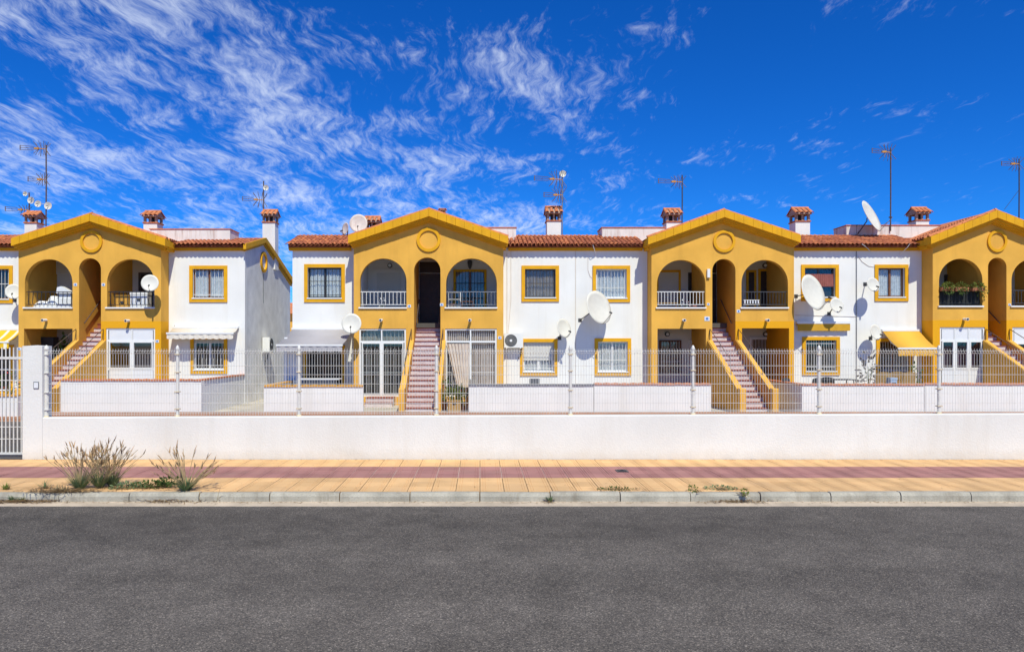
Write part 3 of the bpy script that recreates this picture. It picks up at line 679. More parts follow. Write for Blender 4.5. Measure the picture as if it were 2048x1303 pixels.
def shell(house, x0, x1, yb=35.4, zb=5.9, left=True, right=True, yr=YR, zr=RIDGE):
    """rear and party walls, floors and the flat terrace behind the ridge, so the rooms are closed"""
    m = MB(); m.box(x0, x1, yb - .25, yb, GZ, zb)
    if left: m.box(x0, x0 + .22, YW + .262, yb - .252, GZ, zb)
    if right: m.box(x1 - .22, x1, YW + .262, yb - .252, GZ, zb)
    m.build('rear_wall', M_WHITE, house)
    MB().box(x0 + .23, x1 - .23, YW + .27, yb - .26, 2.80, FL2).box(x0 + .23, x1 - .23, YW + .27, yb - .26, GZ, FL1).box(x0 + .23, x1 - .23, YW + .27, yb - .26, 5.75, 5.88).build('floor_slab', M_INT, house)
    MB().box(x0 + .01, x1 - .01, yr - .05, yb, zb + .0, zr - .06).build('terrace', M_PAN, house)

def plaque(house, px, py, w_=.13, Y=YF):
    x, z = PX(px, Y), PZ(py, Y)
    p = MB().box(x - w_/2, x + w_/2, Y - .012, Y, z - w_*.42, z + w_*.42).build('number_plaque', M_PLAQ, house)
    MB().tube([(x, Y - .016, z), (x, Y - .011, z)], w_*.26, 10).build('plaque_motif', M_BLUEP, p)

def garden_wall(name, label, pxl, pxr, py_top, cop, returns=(), Y=YG, yend=YW - .01, group=None):
    x0, x1 = PX(pxl, Y), PX(pxr, Y); z = PZ(py_top, Y)
    g = thing(name, ((x0 + x1) / 2, Y, GZ), label, 'wall', group)
    m = MB().box(x0, x1, Y, Y + .16, GZ - .1, z - .05)
    for r in returns: a = x0 if r == 'l' else x1 - .16; m.box(a, a + .16, Y + .161, yend, GZ - .1, z - .0501)
    m.build('wall', M_WHITE, g)
    n = max(1, round((x1 - x0) / .3)); me = MB().box(.004, (x1-x0)/n - .004, -.035, .195, -.05, -.004).prism([(.004, -.004), ((x1-x0)/n-.004, -.004), ((x1-x0)/n*.5, .014)], -.03, .19).mesh('coping_tile', cop)
    for i in range(n): link('coping_tile', me, g, (x0 + (x1-x0)*i/n, Y, z + random.uniform(-.004, .004)))
    for r in returns:
        a = x0 if r == 'l' else x1 - .16; k = round((yend - Y - .2) / .3); l_ = (yend - Y - .2) / k
        rm = MB().box(-.035, .195, .004, l_ - .004, -.05, 0).mesh('coping_tile', cop)
        for i in range(k): link('coping_tile', rm, g, (a, Y + .2 + i*l_, z))
    return g

def pvc_unit(house, pxl, pxr, pyt, pyb, mull, transom_py, panes_mat=M_GLASS, panel_below=None, top='panel', Y=YF + .03, backing=None, bars=None):
    """white PVC porch enclosure: frame, mullions, transom lights or panels, glazed leaves"""
    x0, x1 = PX(pxl, YF) + .004, PX(pxr, YF) - .004; z0, z1 = PZ(pyb, YF) + .004, PZ(pyt, YF) - .004; zt = PZ(transom_py, YF)
    f = MB(); t = .06
    f.box(x0, x0 + t, Y, Y + .07, z0, z1).box(x1 - t, x1, Y, Y + .07, z0, z1).box(x0 + t, x1 - t, Y + .001, Y + .069, z1 - t, z1).box(x0 + t, x1 - t, Y + .001, Y + .069, z0, z0 + t)
    f.box(x0 + t, x1 - t, Y + .001, Y + .069, zt - .035, zt + .035)
    xs = [x0 + t] + [PX(p, YF) for p in mull] + [x1 - t]
    zpb = PZ(panel_below, YF) if panel_below else z0 + t
    for p in xs[1:-1]: f.box(p - .035, p + .035, Y + .002, Y + .068, z0 + t, zt - .035).box(p - .025, p + .025, Y + .002, Y + .068, zt + .035, z1 - t)
    if panel_below: f.box(x0 + t, x1 - t, Y + .0015, Y + .0685, zpb - .03, zpb + .03)
    u = f.build('porch_enclosure', M_PVC, house)
    for a, b in zip(xs[:-1], xs[1:]):
        a += .036; b -= .036
        if top == 'panel': MB().box(a, b, Y + .015, Y + .03, zt + .036, z1 - t).build('panel', M_PANEL, u)
        elif top == 'glass': MB().box(a, b, Y + .03, Y + .036, zt + .036, z1 - t).build('pane', M_GLASS, u)
        if panes_mat is not None:
            MB().box(a, b, Y + .03, Y + .036, (zpb + .03) if panel_below else zpb, zt - .036).build('pane', panes_mat, u)
            s = MB(); zb_ = (zpb + .03) if panel_below else zpb; zt_ = zt - .036; q = .04
            s.box(a, a + q, Y - .012, Y + .04, zb_, zt_).box(b - q, b, Y - .012, Y + .04, zb_, zt_).box(a + q, b - q, Y - .011, Y + .039, zb_, zb_ + q).box(a + q, b - q, Y - .011, Y + .039, zt_ - q, zt_)
            s.build('sash', M_PVC, u)
        if panel_below: MB().box(a, b, Y + .015, Y + .03, z0 + t, zpb - .03).build('panel', M_PANEL, u)
    if bars: 
        grille(u, x0 + t, x1 - t, z0 + t, z1 - t, Y + .09, M_WMET, bars, (.35,), 0, .008)
    return u
# ------------------------------------------------------------------ the four houses
def porch_opening(house, pxl, pxr, pyt, pyb, panel, frame, name='porch_door', t=.09, glass=False, bars=None):
    x0, x1 = PX(pxl, YB), PX(pxr, YB); z0, z1 = PZ(pyb, YB), PZ(pyt, YB)
    f = MB(); holed(f, rect(x0, x1, z0, z1), [rect(x0 + t, x1 - t, z0 + t*.3, z1 - t)], YB - .06, YB - .002); w_ = f.build(name, frame, house)
    if glass:
        c = (x0 + x1) / 2
        MB().box(c - .04, c + .04, YB - .055, YB - .01, z0 + t*.3, z1 - t).build('mullion', M_WOOD, w_)
        for a, b in ((x0 + t, c - .04), (c + .04, x1 - t)):
            MB().box(a, b, YB - .03, YB - .025, z0 + t*.3, z1 - t).build('pane', M_GLASS, w_)
        curtain(w_, x0 + t, x1 - t, z0 + t*.3, z1 - t, YB - .012, panel, .09, .005)
    else:
        p = MB(); k = z1 - t
        if panel is M_SHUT:
            while k > z0 + t*.3 + .01: p.box(x0 + t, x1 - t, YB - .03, YB - .008, max(z0 + t*.3, k - .05), k - .005); k -= .05
        else:
            p.box(x0 + t, x1 - t, YB - .03, YB - .008, z0 + t*.3, z1 - t)
            w2 = x1 - x0 - 2*t; h2 = z1 - z0
            for (u0, u1, v0, v1) in ((.12, .88, .08, .42), (.12, .88, .5, .9)): p.box(x0 + t + w2*u0, x0 + t + w2*u1, YB - .042, YB - .029, z0 + h2*v0, z0 + h2*v1 - .06)
        p.build('leaf', panel, w_)
    if bars is not None: grille(w_, x0 + t*.5, x1 - t*.5, z0 + .02, z1 - t*.6, YB - .10, bars, max(5, int((x1-x0)/.13)), (.35, .7), 0, .01)
    return w_
def wall_lamp(house, px, py, Y=YB, kind='round'):
    x, z = PX(px, Y), PZ(py, Y)
    b = MB()
    if kind == 'round':
        b.tube([(x, Y - .09, z), (x, Y - .002, z)], .10, 14); o = b.build('porch_lamp', M_DGREY, house)
        MB().tube([(x, Y - .11, z), (x, Y - .088, z)], .065, 12).build('lamp_glass', M_PLAST, o)
    else:
        b.lathe([(.02, .22), (.09, .16), (.10, .12), (.07, -.10), (.03, -.16), (0, -.2)], (x, Y - .18, z), 8); b.tube([(x, Y - .18, z + .2), (x, Y - .1, z + .28), (x, Y, z + .2)], .015, 6); b.build('porch_lamp', M_DGREY, house)

# ---- house A : black balcony rails, plain grey end wall
HA = thing('terraced_house', (PX(180, YF), YF, GZ), 'ochre and white house with black balcony rails and bare grey end wall', 'house', None)
wa = mat('ochre_render_a', OCH, 0.92, 0.13, 1.1, 0.5, 42, fine=0.02, spec=.15, streak=((0.50, 0.26, 0.05), 0.45, 2.0), extra=two_tone(PX(202, YF), PX(345, YF), PZ(642, YF)))
A = block(HA, 37, 322, [(49.6, 145), (214, 309)], (158, 202), [(48, 145, 657, 787), (212, 310, 656, 787)], 518, 614, [(22, 476.5), (178.8, 427), (330, 476.5)], (183.5, 483, 22), wa, None, (M_BLACK, M_BLACK), (11, 11), 'r')
h = [window(HA, 379, 455, 531, 604, gr=M_WMET, bars=8, frame=M_WOOD, cur=M_LACE, hz=(.1,)),
     window(HA, 381, 455, 672, 747, gr=M_WMET, bars=8, frame=M_PVC, cur=M_DARKROOM, bulge=.16, hz=(.12, .9), shutter=.12)]
XE = PX(490, YW)
white_section(HA, A['x1'] + .002, XE - .245, h)
MB().box(XE - .2445, XE, YW, YW + .26, GZ, 5.93).build('corner_wall', M_WHITE, HA)
h = [window(HA, -50, 26, 531, 606, gr=M_WMET, bars=9, cur=M_DARKROOM, frame=M_WOOD), window(HA, -60, 28, 690, 787, gr=M_WMET, bars=10, cur=M_DARKROOM, frame=M_WOOD)]
white_section(HA, -21.6, A['x0'] - .002, h)
roof_section(HA, -21.6, A['x0'] - .22)
YRA, ZRA = 31.0, 6.62
roof_section(HA, A['x1'] + .22, XE + .03, YRA, ZRA)
MB().prism_x([(YW + .262, GZ), (35.4, GZ), (35.4, 5.20), (YRA, 6.52), (YW + .262, 5.98)], XE - .24, XE + .001).build('end_wall', M_END, HA)
MB().box(-21.6, XE - .25, 35.15, 35.4, GZ, 5.1).box(-21.6, -21.4, YW + .27, 35.14, GZ, 6).build('rear_wall', M_WHITE, HA)
MB().box(-21.3, XE - .25, YB + .3, 35.1, 2.8, FL2).box(A['x1'] + .3, XE - .25, YW + .27, YB + .29, 2.8, FL2).build('floor_slab', M_INT, HA)
MB().prism_x([(YRA, ZRA), (35.55, 5.24), (35.55, 5.12), (YRA, ZRA - .12)], -21.6, XE + .03).build('rear_roof', M_TILE, HA)
MB().box(-21.6, A['x0'] - .3, YR - .02, YRA + .05, RIDGE - .2, RIDGE - .05).build('terrace', M_PAN, HA)
rk = MB()
rk.prism_x([(YE - .02, EAVE + .04), (YRA, ZRA + .07), (35.6, 5.33), (35.6, 5.10), (YRA, ZRA - .13), (YE - .02, EAVE - .17)], XE + .03, XE + .14)
rk.prism_x([(YE + .1, EAVE - .14), (YRA, ZRA - .14), (35.5, 5.08), (35.5, 4.98), (YRA, ZRA - .24), (YE + .1, EAVE - .24)], XE + .002, XE + .07)
rk.build('rake_board', M_TRIM, HA)
cy, cz = PX(0, 1), 0
yc = 31.0; zc = PZ(524, yc); n = 28
rg = MB(); vs = []; fs = []
for r in (.44, .32):
    for xx in (XE + .001, XE + .07): vs += [(xx, yc + r*math.cos(2*math.pi*i/n), zc + r*math.sin(2*math.pi*i/n)) for i in range(n)]
for i in range(n):
    j = (i+1) % n; fs += [(i, j, n+j, n+i), (2*n+i, 3*n+i, 3*n+j, 2*n+j), (n+i, n+j, 3*n+j, 3*n+i), (i, 2*n+i, 2*n+j, j)]
rg.add(vs, fs); rg.build('gable_ring', M_TRIM, HA)
MB().tube([(XE + .012, yc, zc - .5), (XE + .012, yc, 3.9)], .008, 5).build('wall_cable', M_DGREY, HA)
pvc_unit(HA, 212, 310, 656, 787, (263,), 681, panel_below=738, backing=True)
porch_opening(HA, 110, 143, 518, 548, M_INW, M_WHITE, 'porch_hatch'); porch_opening(HA, 278, 306, 545, 625, M_DOOR, M_DGREY)
porch_opening(HA, 100, 135, 690, 780, M_DOOR, M_DGREY); 
chimney(HA, 49, 73, 444, 420); chimney(HA, 287, 314, 444, 419); chimney(HA, 525, 550, 443, 417, 32.5, 5.5)
terrace_wall(HA, 300, 460, 457, 30.0)
for p in ((151, 569), (207, 569), (314.5, 682), (38.5, 697)): plaque(HA, *p)

# ---- house B : white balcony rail, stair seen straight on
HB = thing('terraced_house', (PX(857, YF), YF, GZ), 'ochre and white house whose stair leads to a dark door in the arched passage', 'house', None)
B = block(HB, 707.5, 1006.8, [(720, 813), (892, 993.7)], (828, 881), [(718, 812, 657, 793), (890, 993.7, 657, 793)], 516.5, 614, [(696, 471), (857.7, 417), (1016.7, 472.5)], (857.3, 479.5, 24), M_OCHRE, M_INW, (M_WMET, M_GALV), (12, 14))
XB0, XBC = PX(585, YW), PX(1152, YW)
h = [window(HB, 608.6, 690, 528, 604, gr=M_BLACK, bars=9, frame=M_BLACK, cur=M_LACE, hz=(.08, .55)),
     window(HB, 606, 690, 690, 779, gr=M_BLACK, bars=9, frame=M_WOOD, cur=M_DARKROOM, hz=(.2,))]
white_section(HB, XB0, B['x0'] - .002, h)
h = [window(HB, 1043, 1118, 531, 603, gr=M_DGREY, bars=9, frame=M_DGREY, cur=M_BROWNC, leaves=1),
     window(HB, 1040, 1115, 677, 751, gr=M_WMET, bars=10, frame=M_PVC, cur=M_LACE, shutter=.62, hz=(.1, .5))]
white_section(HB, B['x1'] + .002, XBC, h)
roof_section(HB, XB0 - .12, B['x0'] - .22); roof_section(HB, B['x1'] + .22, XBC - .002)
shell(HB, XB0, XBC)
u = pvc_unit(HB, 718, 812, 657, 793, (763,), 683, top='glass', bars=11)
curtain(u, PX(720, YF), PX(810, YF), PZ(683, YF), PZ(659, YF), YF + .2, M_BROWNC, .1, .012)
curtain(u, PX(720, YF), PX(810, YF), PZ(792, YF), PZ(684, YF), YF + .26, M_DARKROOM, .1, .02)  # dark sheet added behind the leaves to imitate the dim interior
u = pvc_unit(HB, 890, 993.7, 657, 793, (941,), 683, panes_mat=None, top='none', bars=26)
curtain(u, PX(893, YF), PX(991, YF), PZ(683, YF), PZ(660, YF), YF + .2, M_BROWNC, .06, .012)
curtain(u, PX(943, YF), PX(991, YF), PZ(790, YF), PZ(686, YF), YF + .2, M_BROWNC, .08, .02)
curtain(u, PX(893, YF), PX(940, YF), PZ(774, YF), PZ(687, YF), YF - .03, M_BEIGE, .13, .03, 'hanging_cloth', (PX(914, YF), PX(938, YF)))
porch_opening(HB, 746, 811, 538, 625, M_SHUT, M_INW, t=.17); wall_lamp(HB, 780, 531)
porch_opening(HB, 907, 973, 539, 625, M_BROWNC, M_TRIM, 'porch_window', .1, True, M_BLACK); wall_lamp(HB, 940, 530, kind='lantern')
chimney(HB, 730, 757, 456, 430, 30.9); chimney(HB, 1094, 1122, 440, 410, 30.5); chimney(HB, 880, 890, 424, 418, 31.2, 6.9)
terrace_wall(HB, 955, 1032, 454, 29.6)
for p in ((818.5, 612), (883.5, 609), (999.5, 675)): plaque(HB, *p)
MB().box(XBC - .03, XBC - .012, YW - .012, YW - .001, GZ, 5.8).build('wall_cable', M_BEIGE, HB)
MB().tube([(PX(1014, YW), YW - .01, .2), (PX(1014, YW), YW - .01, 5.7)], .012, 5).build('wall_cable', M_BEIGE, HB)
x = PX(1069, YW); z = PZ(762, YW)
vt = MB().box(x - .2, x + .2, YW - .015, YW, z - .11, z + .11).build('wall_vent', M_GALV, HB)
sl = MB()
for i in range(5): sl.box(x - .16, x + .16, YW - .022, YW - .014, z - .085 + i*.04, z - .07 + i*.04)
sl.build('vent_slats', M_DGREY, vt)
# tiled doorstep
ds = MB().box(PX(728, 26.8), PX(784, 26.8), 27.2, YF - .03, GZ, .11, 0).box(PX(728, 26.8) - .01, PX(784, 26.8), 27.18, YF - .03, .11, .135, 1)
ds.box(PX(728, 26.8), PX(784, 26.8), 26.9, 27.2, GZ, -.05, 0).box(PX(728, 26.8) - .01, PX(784, 26.8), 26.88, 27.18, -.05, -.025, 1); ds.build('doorstep', [M_RISER, M_NOSE], HB)

# ---- house C : white and grey balcony rails, stair seen from its left
HC = thing('terraced_house', (PX(1448, YF), YF, GZ), 'ochre and white house between two large wall satellite dishes', 'house', None)
wc = mat('ochre_render_c', OCH, 0.92, 0.13, 1.1, 0.5, 42, fine=0.02, spec=.15, streak=((0.50, 0.26, 0.05), 0.45, 2.0), extra=two_tone(PX(1471, YF), PX(1600, YF), PZ(642, YF)))
C = block(HC, 1303, 1588, [(1314, 1411), (1483, 1576)], (1424.5, 1471), [(1315, 1412, 657, 790), (1484, 1578, 656, 787)], 519.5, 614, [(1296.3, 474), (1449.6, 419), (1601.8, 470)], (1448, 482.5, 22), wc, None, (M_WMET, M_DGREY), (15, 15))
XCD = PX(1713.5, YW)
h = [window(HC, 1185, 1260, 531, 604, gr=M_WMET, bars=9, frame=M_PVC, cur=M_LACE, hz=(.35,), leaves=1),
     window(HC, 1189, 1262, 676, 751, gr=M_WMET, bars=9, frame=M_PVC, cur=M_LACE, hz=(.38,))]
white_section(HC, XBC + .002, C['x0'] - .002, h)
h = [window(HC, 1602, 1677, 529, 602, frame=M_DGREY, cur=M_DARKROOM, blind=M_REDC), window(HC, 1604, 1679, 673, 750, gr=M_WMET, bars=12, frame=M_DGREY, cur=M_DARKROOM, hz=(.12, .9))]
white_section(HC, C['x1'] + .002, XCD, h)
roof_section(HC, XBC + .002, C['x0'] - .22); roof_section(HC, C['x1'] + .22, XCD - .002)
shell(HC, XBC + .002, XCD)
porch_opening(HC, 1312, 1361, 540, 625, M_SHUT, M_TRIM); porch_opening(HC, 1376, 1388, 545, 625, M_DOOR, M_DGREY, t=.04)
porch_opening(HC, 1492, 1512, 540, 625, M_DOOR, M_TRIM); porch_opening(HC, 1516, 1548, 538, 625, M_DOOR, M_TRIM); wall_lamp(HC, 1529, 531)
porch_opening(HC, 1318, 1362, 680, 745, M_BROWNC, M_WOOD, 'porch_window', .08, True, M_WMET); porch_opening(HC, 1378, 1406, 680, 785, M_BROWNC, M_PVC, 'porch_window', .08, True, M_WMET)
wall_lamp(HC, 1334, 668); wall_lamp(HC, 1530, 668)
porch_opening(HC, 1498, 1572, 674, 785, M_BROWNC, M_PVC, 'porch_window', .09, True, M_WMET)
chimney(HC, 1333, 1361, 442, 414, 30.6); chimney(HC, 1591, 1620, 441, 412, 30.6)
terrace_wall(HC, 1204, 1330, 454, 29.9); terrace_wall(HC, 1693, 1713, 449.5, 30.3)
plaque(HC, 1414, 637, .2); plaque(HC, 1477, 622, .14); plaque(HC, 1416.5, 608, .1)
MB().box(PX(1416, YF) - .05, PX(1416, YF) + .06, YF - .09, YF, PZ(555, YF), PZ(538, YF)).build('meter_box', M_AC, HC)
MB().tube([(XCD - .02, YW - .012, .3), (XCD - .02, YW - .012, 5.8)], .02, 6).build('wall_cable', M_GALV, HC)
MB().tube([(PX(1590, YW), YW - .012, PZ(630, YW)), (PX(1712, YW), YW - .012, PZ(633, YW))], .01, 6).build('wall_cable', M_BEIGE, HC)
MB().box(PX(1568, 27.0), PX(1592, 27.0), 27.1, YF - .03, GZ, .1, 0).box(PX(1568, 27.0), PX(1592, 27.0), 26.8, 27.1, GZ, -.06, 0).box(PX(1568, 27.0), PX(1592, 27.0), 27.08, YF - .03, .1, .125, 1).build('doorstep', [M_RISER, M_NOSE], HC)

# ---- house D : planted balcony, glazed porch
HD = thing('terraced_house', (PX(1993, YF), YF, GZ), 'ochre and white house with leafy planters on its balcony rail', 'house', None)
wd = mat('ochre_render_d', OCH, 0.92, 0.13, 1.1, 0.5, 42, fine=0.02, spec=.15, streak=((0.50, 0.26, 0.05), 0.45, 2.0), extra=two_tone(PX(1850, YF), PX(2300, YF), PZ(640, YF)))
D = block(HD, 1865.5, 2124, [(1878, 1965), (2023, 2110)], (1976, 2013), [(1880, 1970, 654, 787), (2025, 2112, 654, 787)], 517, 611, [(1862, 473), (1995.5, 420), (2132, 473)], (1993.5, 482, 22, .88), wd, None, (M_BLACK, M_DGREY), (11, 13), 'l')
h = [window(HD, 1749, 1816, 529, 602, frame=M_WOOD, cur=M_LACE), window(HD, 1752, 1824, 676, 760, gr=M_WMET, bars=11, frame=M_WOOD, cur=M_DARKROOM, hz=(.15,))]
white_section(HD, XCD + .002, D['x0'] - .002, h)
white_section(HD, D['x1'] + .002, 26.5, [])
roof_section(HD, XCD + .002, D['x0'] - .22); roof_section(HD, D['x1'] + .22, 26.5)
shell(HD, XCD + .002, 26.5)
u = pvc_unit(HD, 1880, 1970, 654, 787, (1911, 1939), 680, panel_below=738)
curtain(u, PX(1882, YF), PX(1968, YF), PZ(745, YF), PZ(682, YF), YF + .26, M_TINT, .2, .03)
pvc_unit(HD, 2025, 2112, 654, 787, (2068,), 684, panel_below=738)
porch_opening(HD, 1888, 1916, 549, 625, M_DOOR, M_DGREY); porch_opening(HD, 2040, 2080, 545, 625, M_DOOR, M_DGREY)
chimney(HD, 1832, 1858, 439, 412, 30.6)
terrace_wall(HD, 1714, 1900, 449.5, 30.3)
plaque(HD, 2019, 609, .1)

def cable(house, pts, m=M_PLAST, r=.011):
    MB().tube([(PX(a, YW - o), YW - o, PZ(b, YW - o)) for a, b, o in pts], r, 5).build('loose_cable', m, house)
cable(HC, [(1186, 490, .36), (1188, 496, .3), (1191, 505, .12), (1192, 511, .01)]); cable(HC, [(1176, 514, .01), (1176, 540, .012), (1180, 552, .012), (1184, 556, .01)], M_BEIGE, .008)
cable(HD, [(1724, 488, .37), (1730, 492, .3), (1737, 498, .15), (1742, 505, .01)]); cable(HD, [(1820, 487, .37), (1815, 494, .3), (1806, 503, .12), (1798, 510, .01)])
cable(HD, [(1716, 512, .01), (1724, 523, .012), (1737, 532, .012), (1749, 534, .01)], M_BEIGE, .008); cable(HA, [(349, 650, .01), (349, 655, .012)], M_DGREY)
cable(HB, [(1022, 497, .01), (1022, 600, .012), (1016, 668, .012)], M_BEIGE, .008); cable(HB, [(590, 760, .01), (590, 700, .012), (589, 660, .01)], M_BEIGE, .01)
# far house glimpsed through the alley
hb = thing('rear_house', (-14.0, 52, GZ), 'orange-roofed yellow house beyond the narrow alley', 'house')
MB().box(-17, -11.5, 50, 56, GZ, PZ(627, 50)).build('wall', M_OCHRE, hb)
MB().prism_x([(49.6, PZ(627, 50)), (56.4, PZ(627, 50)), (53, PZ(600, 50))], -17.2, -11.3).build('roof', M_TILEO, hb)

# ------------------------------------------------------------------ garden walls
garden_wall('garden_wall', 'white garden wall with orange coping in front of the glazed porch by the pillar', 121, 403, 758, M_TILEO, ('r',))
garden_wall('garden_wall', 'white garden wall with yellow coping under the lilac awning', 528, 726, 770, M_YPL, ('l',))
garden_wall('garden_wall', 'white garden wall with grey coping below the air conditioner', 938, 1187, 768, M_GALV, ('l',))
garden_wall('garden_wall', 'white garden wall with orange coping ending at the ochre stair side', 1188, 1422, 766, M_TILEO, ())
garden_wall('garden_wall', 'white garden wall below the yellow awning', 1604, 1849, 767, M_TILEO, ('l',))
garden_wall('garden_wall', 'white garden wall below the planted balcony', 1850.5, 2150, 766, M_TILEO, ())
garden_wall('garden_wall', 'white garden wall seen through the barred gate', -120, 36, 789, M_YPL, (), 22.6)

# ------------------------------------------------------------------ wall and roof fittings
def dish(label, px, py, Y, d, yaw, el=14, m=M_DISH, mount=None, arm_yaw=0, pole=None):
    """round reflector on a bracket with a feed arm reaching out from its lower rim"""
    c = Vector((PX(px, Y), Y, PZ(py, Y))); yw, e = R(yaw), R(el)
    nrm = Vector((math.sin(yw)*math.cos(e), -math.cos(yw)*math.cos(e), math.sin(e)))
    rt = Vector((math.cos(yw), math.sin(yw), 0)); up = nrm.cross(rt); up = up if up.z > 0 else -up
    t = thing('satellite_dish', c, label, 'satellite dish')
    n, rings = 28, 5; vs = []; fs = []; r = d / 2; dep = d * .09
    for side in (0, 1):
        for k in range(rings + 1):
            q = k / rings
            for i in range(n):
                a = 2*math.pi*i/n; vs.append(c + rt*(r*q*math.cos(a)) + up*(r*1.06*q*math.sin(a)) + nrm*(dep*q*q - dep*.5 - side*.012))
    o = (rings + 1) * n
    for k in range(rings):
        for i in range(n):
            j = (i+1) % n; fs += [(k*n+i, k*n+j, (k+1)*n+j, (k+1)*n+i), (o+k*n+i, o+(k+1)*n+i, o+(k+1)*n+j, o+k*n+j)]
    for i in range(n): j = (i+1) % n; fs.append((rings*n+i, rings*n+j, o+rings*n+j, o+rings*n+i))
    rf = MB().add(vs, fs, 0, True).build('reflector', m, t, False)
    b0 = c - up*r*1.03 + nrm*dep*.4; f0 = c + nrm*(d*.52) - up*(d*.33)
    MB().tube([b0 - nrm*.05, b0 + nrm*.03 - up*.02, f0], .011, 6).build('feed_arm', M_GALV, t)
    MB().tube([f0 - nrm*.03, f0 - nrm*.03 + (c - f0).normalized()*.11], .03, 8).build('feed_horn', M_DGREY, t)
    bk = c - nrm*(dep*.5 + .01)
    if mount is not None: mt = Vector(mount); MB().tube([bk, bk - nrm*.10, mt], .02, 7).box(mt.x-.07, mt.x+.07, mt.y-.012, mt.y+.0, mt.z-.07, mt.z+.07).build('bracket', M_DGREY, t)
    if pole is not None: MB().tube([bk, bk - nrm*.08, (bk - nrm*.08) - Vector((0, 0, .1)), Vector(pole)], .022, 7).build('mount_pole', M_DGREY, t)
    return t
def W(px, py, Y=YW): return (PX(px, Y), Y - .001, PZ(py, Y))
dish('small white satellite dish beside the barred window above the striped awning', 27, 583, 28.0, .57, 22, mount=W(30, 600))
dish('white satellite dish fixed across the black balcony rail', 300, 566, 27.3, .62, 16, mount=W(306, 572, YF))
dish('cream satellite dish hanging over the lilac awning', 703, 647, 27.2, .74, 4, mount=W(710, 660, YF), m=M_DISH)
dish('medium satellite dish above the barred window next to the air conditioner', 1127, 656, 28.02, .72, 38, mount=W(1119, 676))
dish('very large white satellite dish below the lace-curtained window', 1196, 615, 27.88, 1.27, 36, 16, mount=W(1160, 640))
dish('very large white satellite dish in front of the red blind', 1624, 585, 27.75, 1.36, 32, 16, mount=W(1592, 592))
dish('small satellite dish beside a very large one over the retracted awning', 1673, 610, 28.1, .56, 10, mount=W(1658, 627))
dish('small satellite dish at the corner of the wooden window', 1746, 569, 28.0, .54, 12, mount=W(1730, 568))
dish('small narrow satellite dish by the yellow awning', 1751, 664, 28.1, .58, 22, mount=W(1741, 676))
dish('large satellite dish tilted skyward on the roof terrace', 1741, 433, 29.9, 1.36, 43, 24, pole=(PX(1715, 30.3), 30.28, PZ(468, 30.3)))
dish('weathered round satellite dish on the tiled roof before the chimney', 717, 447, 30.0, .74, 4, 8, M_DISHR, pole=(PX(717, 30.0), 30.15, 6.45))
dish('weathered smaller satellite dish on the tiled roof edge', 691, 457, 30.1, .48, -48, 6, M_DISHR, pole=(PX(693, 30.1), 30.2, 6.5))

def yagi(t, x, y, z, ln, s=1, fan=.24, tilt=0.0, turn=0.25):
    """tri-boom television aerial pointing along -X: thick dipole body, three thin front rods, rods fanning up and down"""
    d = Vector((-math.cos(turn), -math.sin(turn), tilt + random.uniform(-.06, .06))).normalized(); sd_ = Vector((-d.y, d.x, 0)).normalized(); up = Vector((0, 0, 1)); p = Vector((x, y, z))
    MB().tube([p + d*(-.04), p + d*ln*.45], .020, 6).build('boom', M_ORPL, t)
    e = MB()
    for a in (-1, 0, 1):
        q = p + d*ln*.42; e.tube([q, q + d*ln*.10 + up*(.075*a), q + d*ln*.58 + up*(.085*a)], .011, 5)
    q = p + d*ln*1.0; e.tube([q - up*.10, q + up*.10], .018, 5); q = p + d*ln*.72; e.tube([q - sd_*.09, q + sd_*.09], .010, 5)
    e.build('directors', M_ALU, t)
    r = MB(); q0 = p + d*ln*.24
    for a in (-1, 1):
        for ang in (-28, -8, 14, 36):
            v = up*a*math.cos(R(ang)) + d*math.sin(R(ang)); b0 = p + d*(ln*(.12 + .004*ang))
            for sgn in (-1, 1): r.tube([b0, b0 + v*fan*.5 + sd_*sgn*.06, b0 + v*fan + sd_*sgn*.13], .011, 4)
    r.build('reflector_fan', M_ALU, t)
    q = p + d*ln*.36; MB().box(q.x - .085, q.x + .085, q.y - .04, q.y + .04, q.z - .038, q.z + .038).build('dipole_box', M_ORPL, t)
def antenna(label, px, pyt, pyb, Y, yagis, dishes=(), m=M_RUST, stay=None):
    x = PX(px, Y); t = thing('television_aerial', (x, Y, PZ(pyb, Y)), label, 'antenna')
    MB().tube([(x, Y, PZ(pyb, Y)), (x + .01, Y, PZ((pyt+pyb)/2, Y)), (x + .005, Y, PZ(pyt, Y))], .027, 7).build('mast', m, t)
    for (py, lp, fan) in yagis: yagi(t, x, Y, PZ(py, Y), lp * Y / K, fan=fan)
    for (dx, py, r) in dishes:
        c = Vector((x + dx, Y - .05, PZ(py, Y))); n = 16
        q = MB(); q.tube([(x, Y, c.z), c + Vector((0, .04, 0))], .01, 5)
        vs = [c + Vector((0, .03, 0))] + [c + Vector((r*math.cos(2*math.pi*i/n), -.02, r*math.sin(2*math.pi*i/n))) for i in range(n)] + [c + Vector((0, .045, 0))] + [c + Vector((r*math.cos(2*math.pi*i/n), -.005, r*math.sin(2*math.pi*i/n))) for i in range(n)]
        q.add(vs, [(0, 1+i, 1+(i+1)%n) for i in range(n)] + [(n+1, n+2+(i+1)%n, n+2+i) for i in range(n)] + [(1+i, n+2+i, n+2+(i+1)%n, 1+(i+1)%n) for i in range(n)]); q.build('grid_dish', M_DISH, t)
        MB().tube([c, c + Vector((-.02, -.12, -.02))], .015, 6).build('dish_feed', M_DGREY, t)
    if stay: MB().tube([(x, Y, PZ(stay[0], Y)), (PX(stay[1], Y), Y + .1, PZ(stay[2], Y))], .01, 5).build('stay', m, t)
    return t
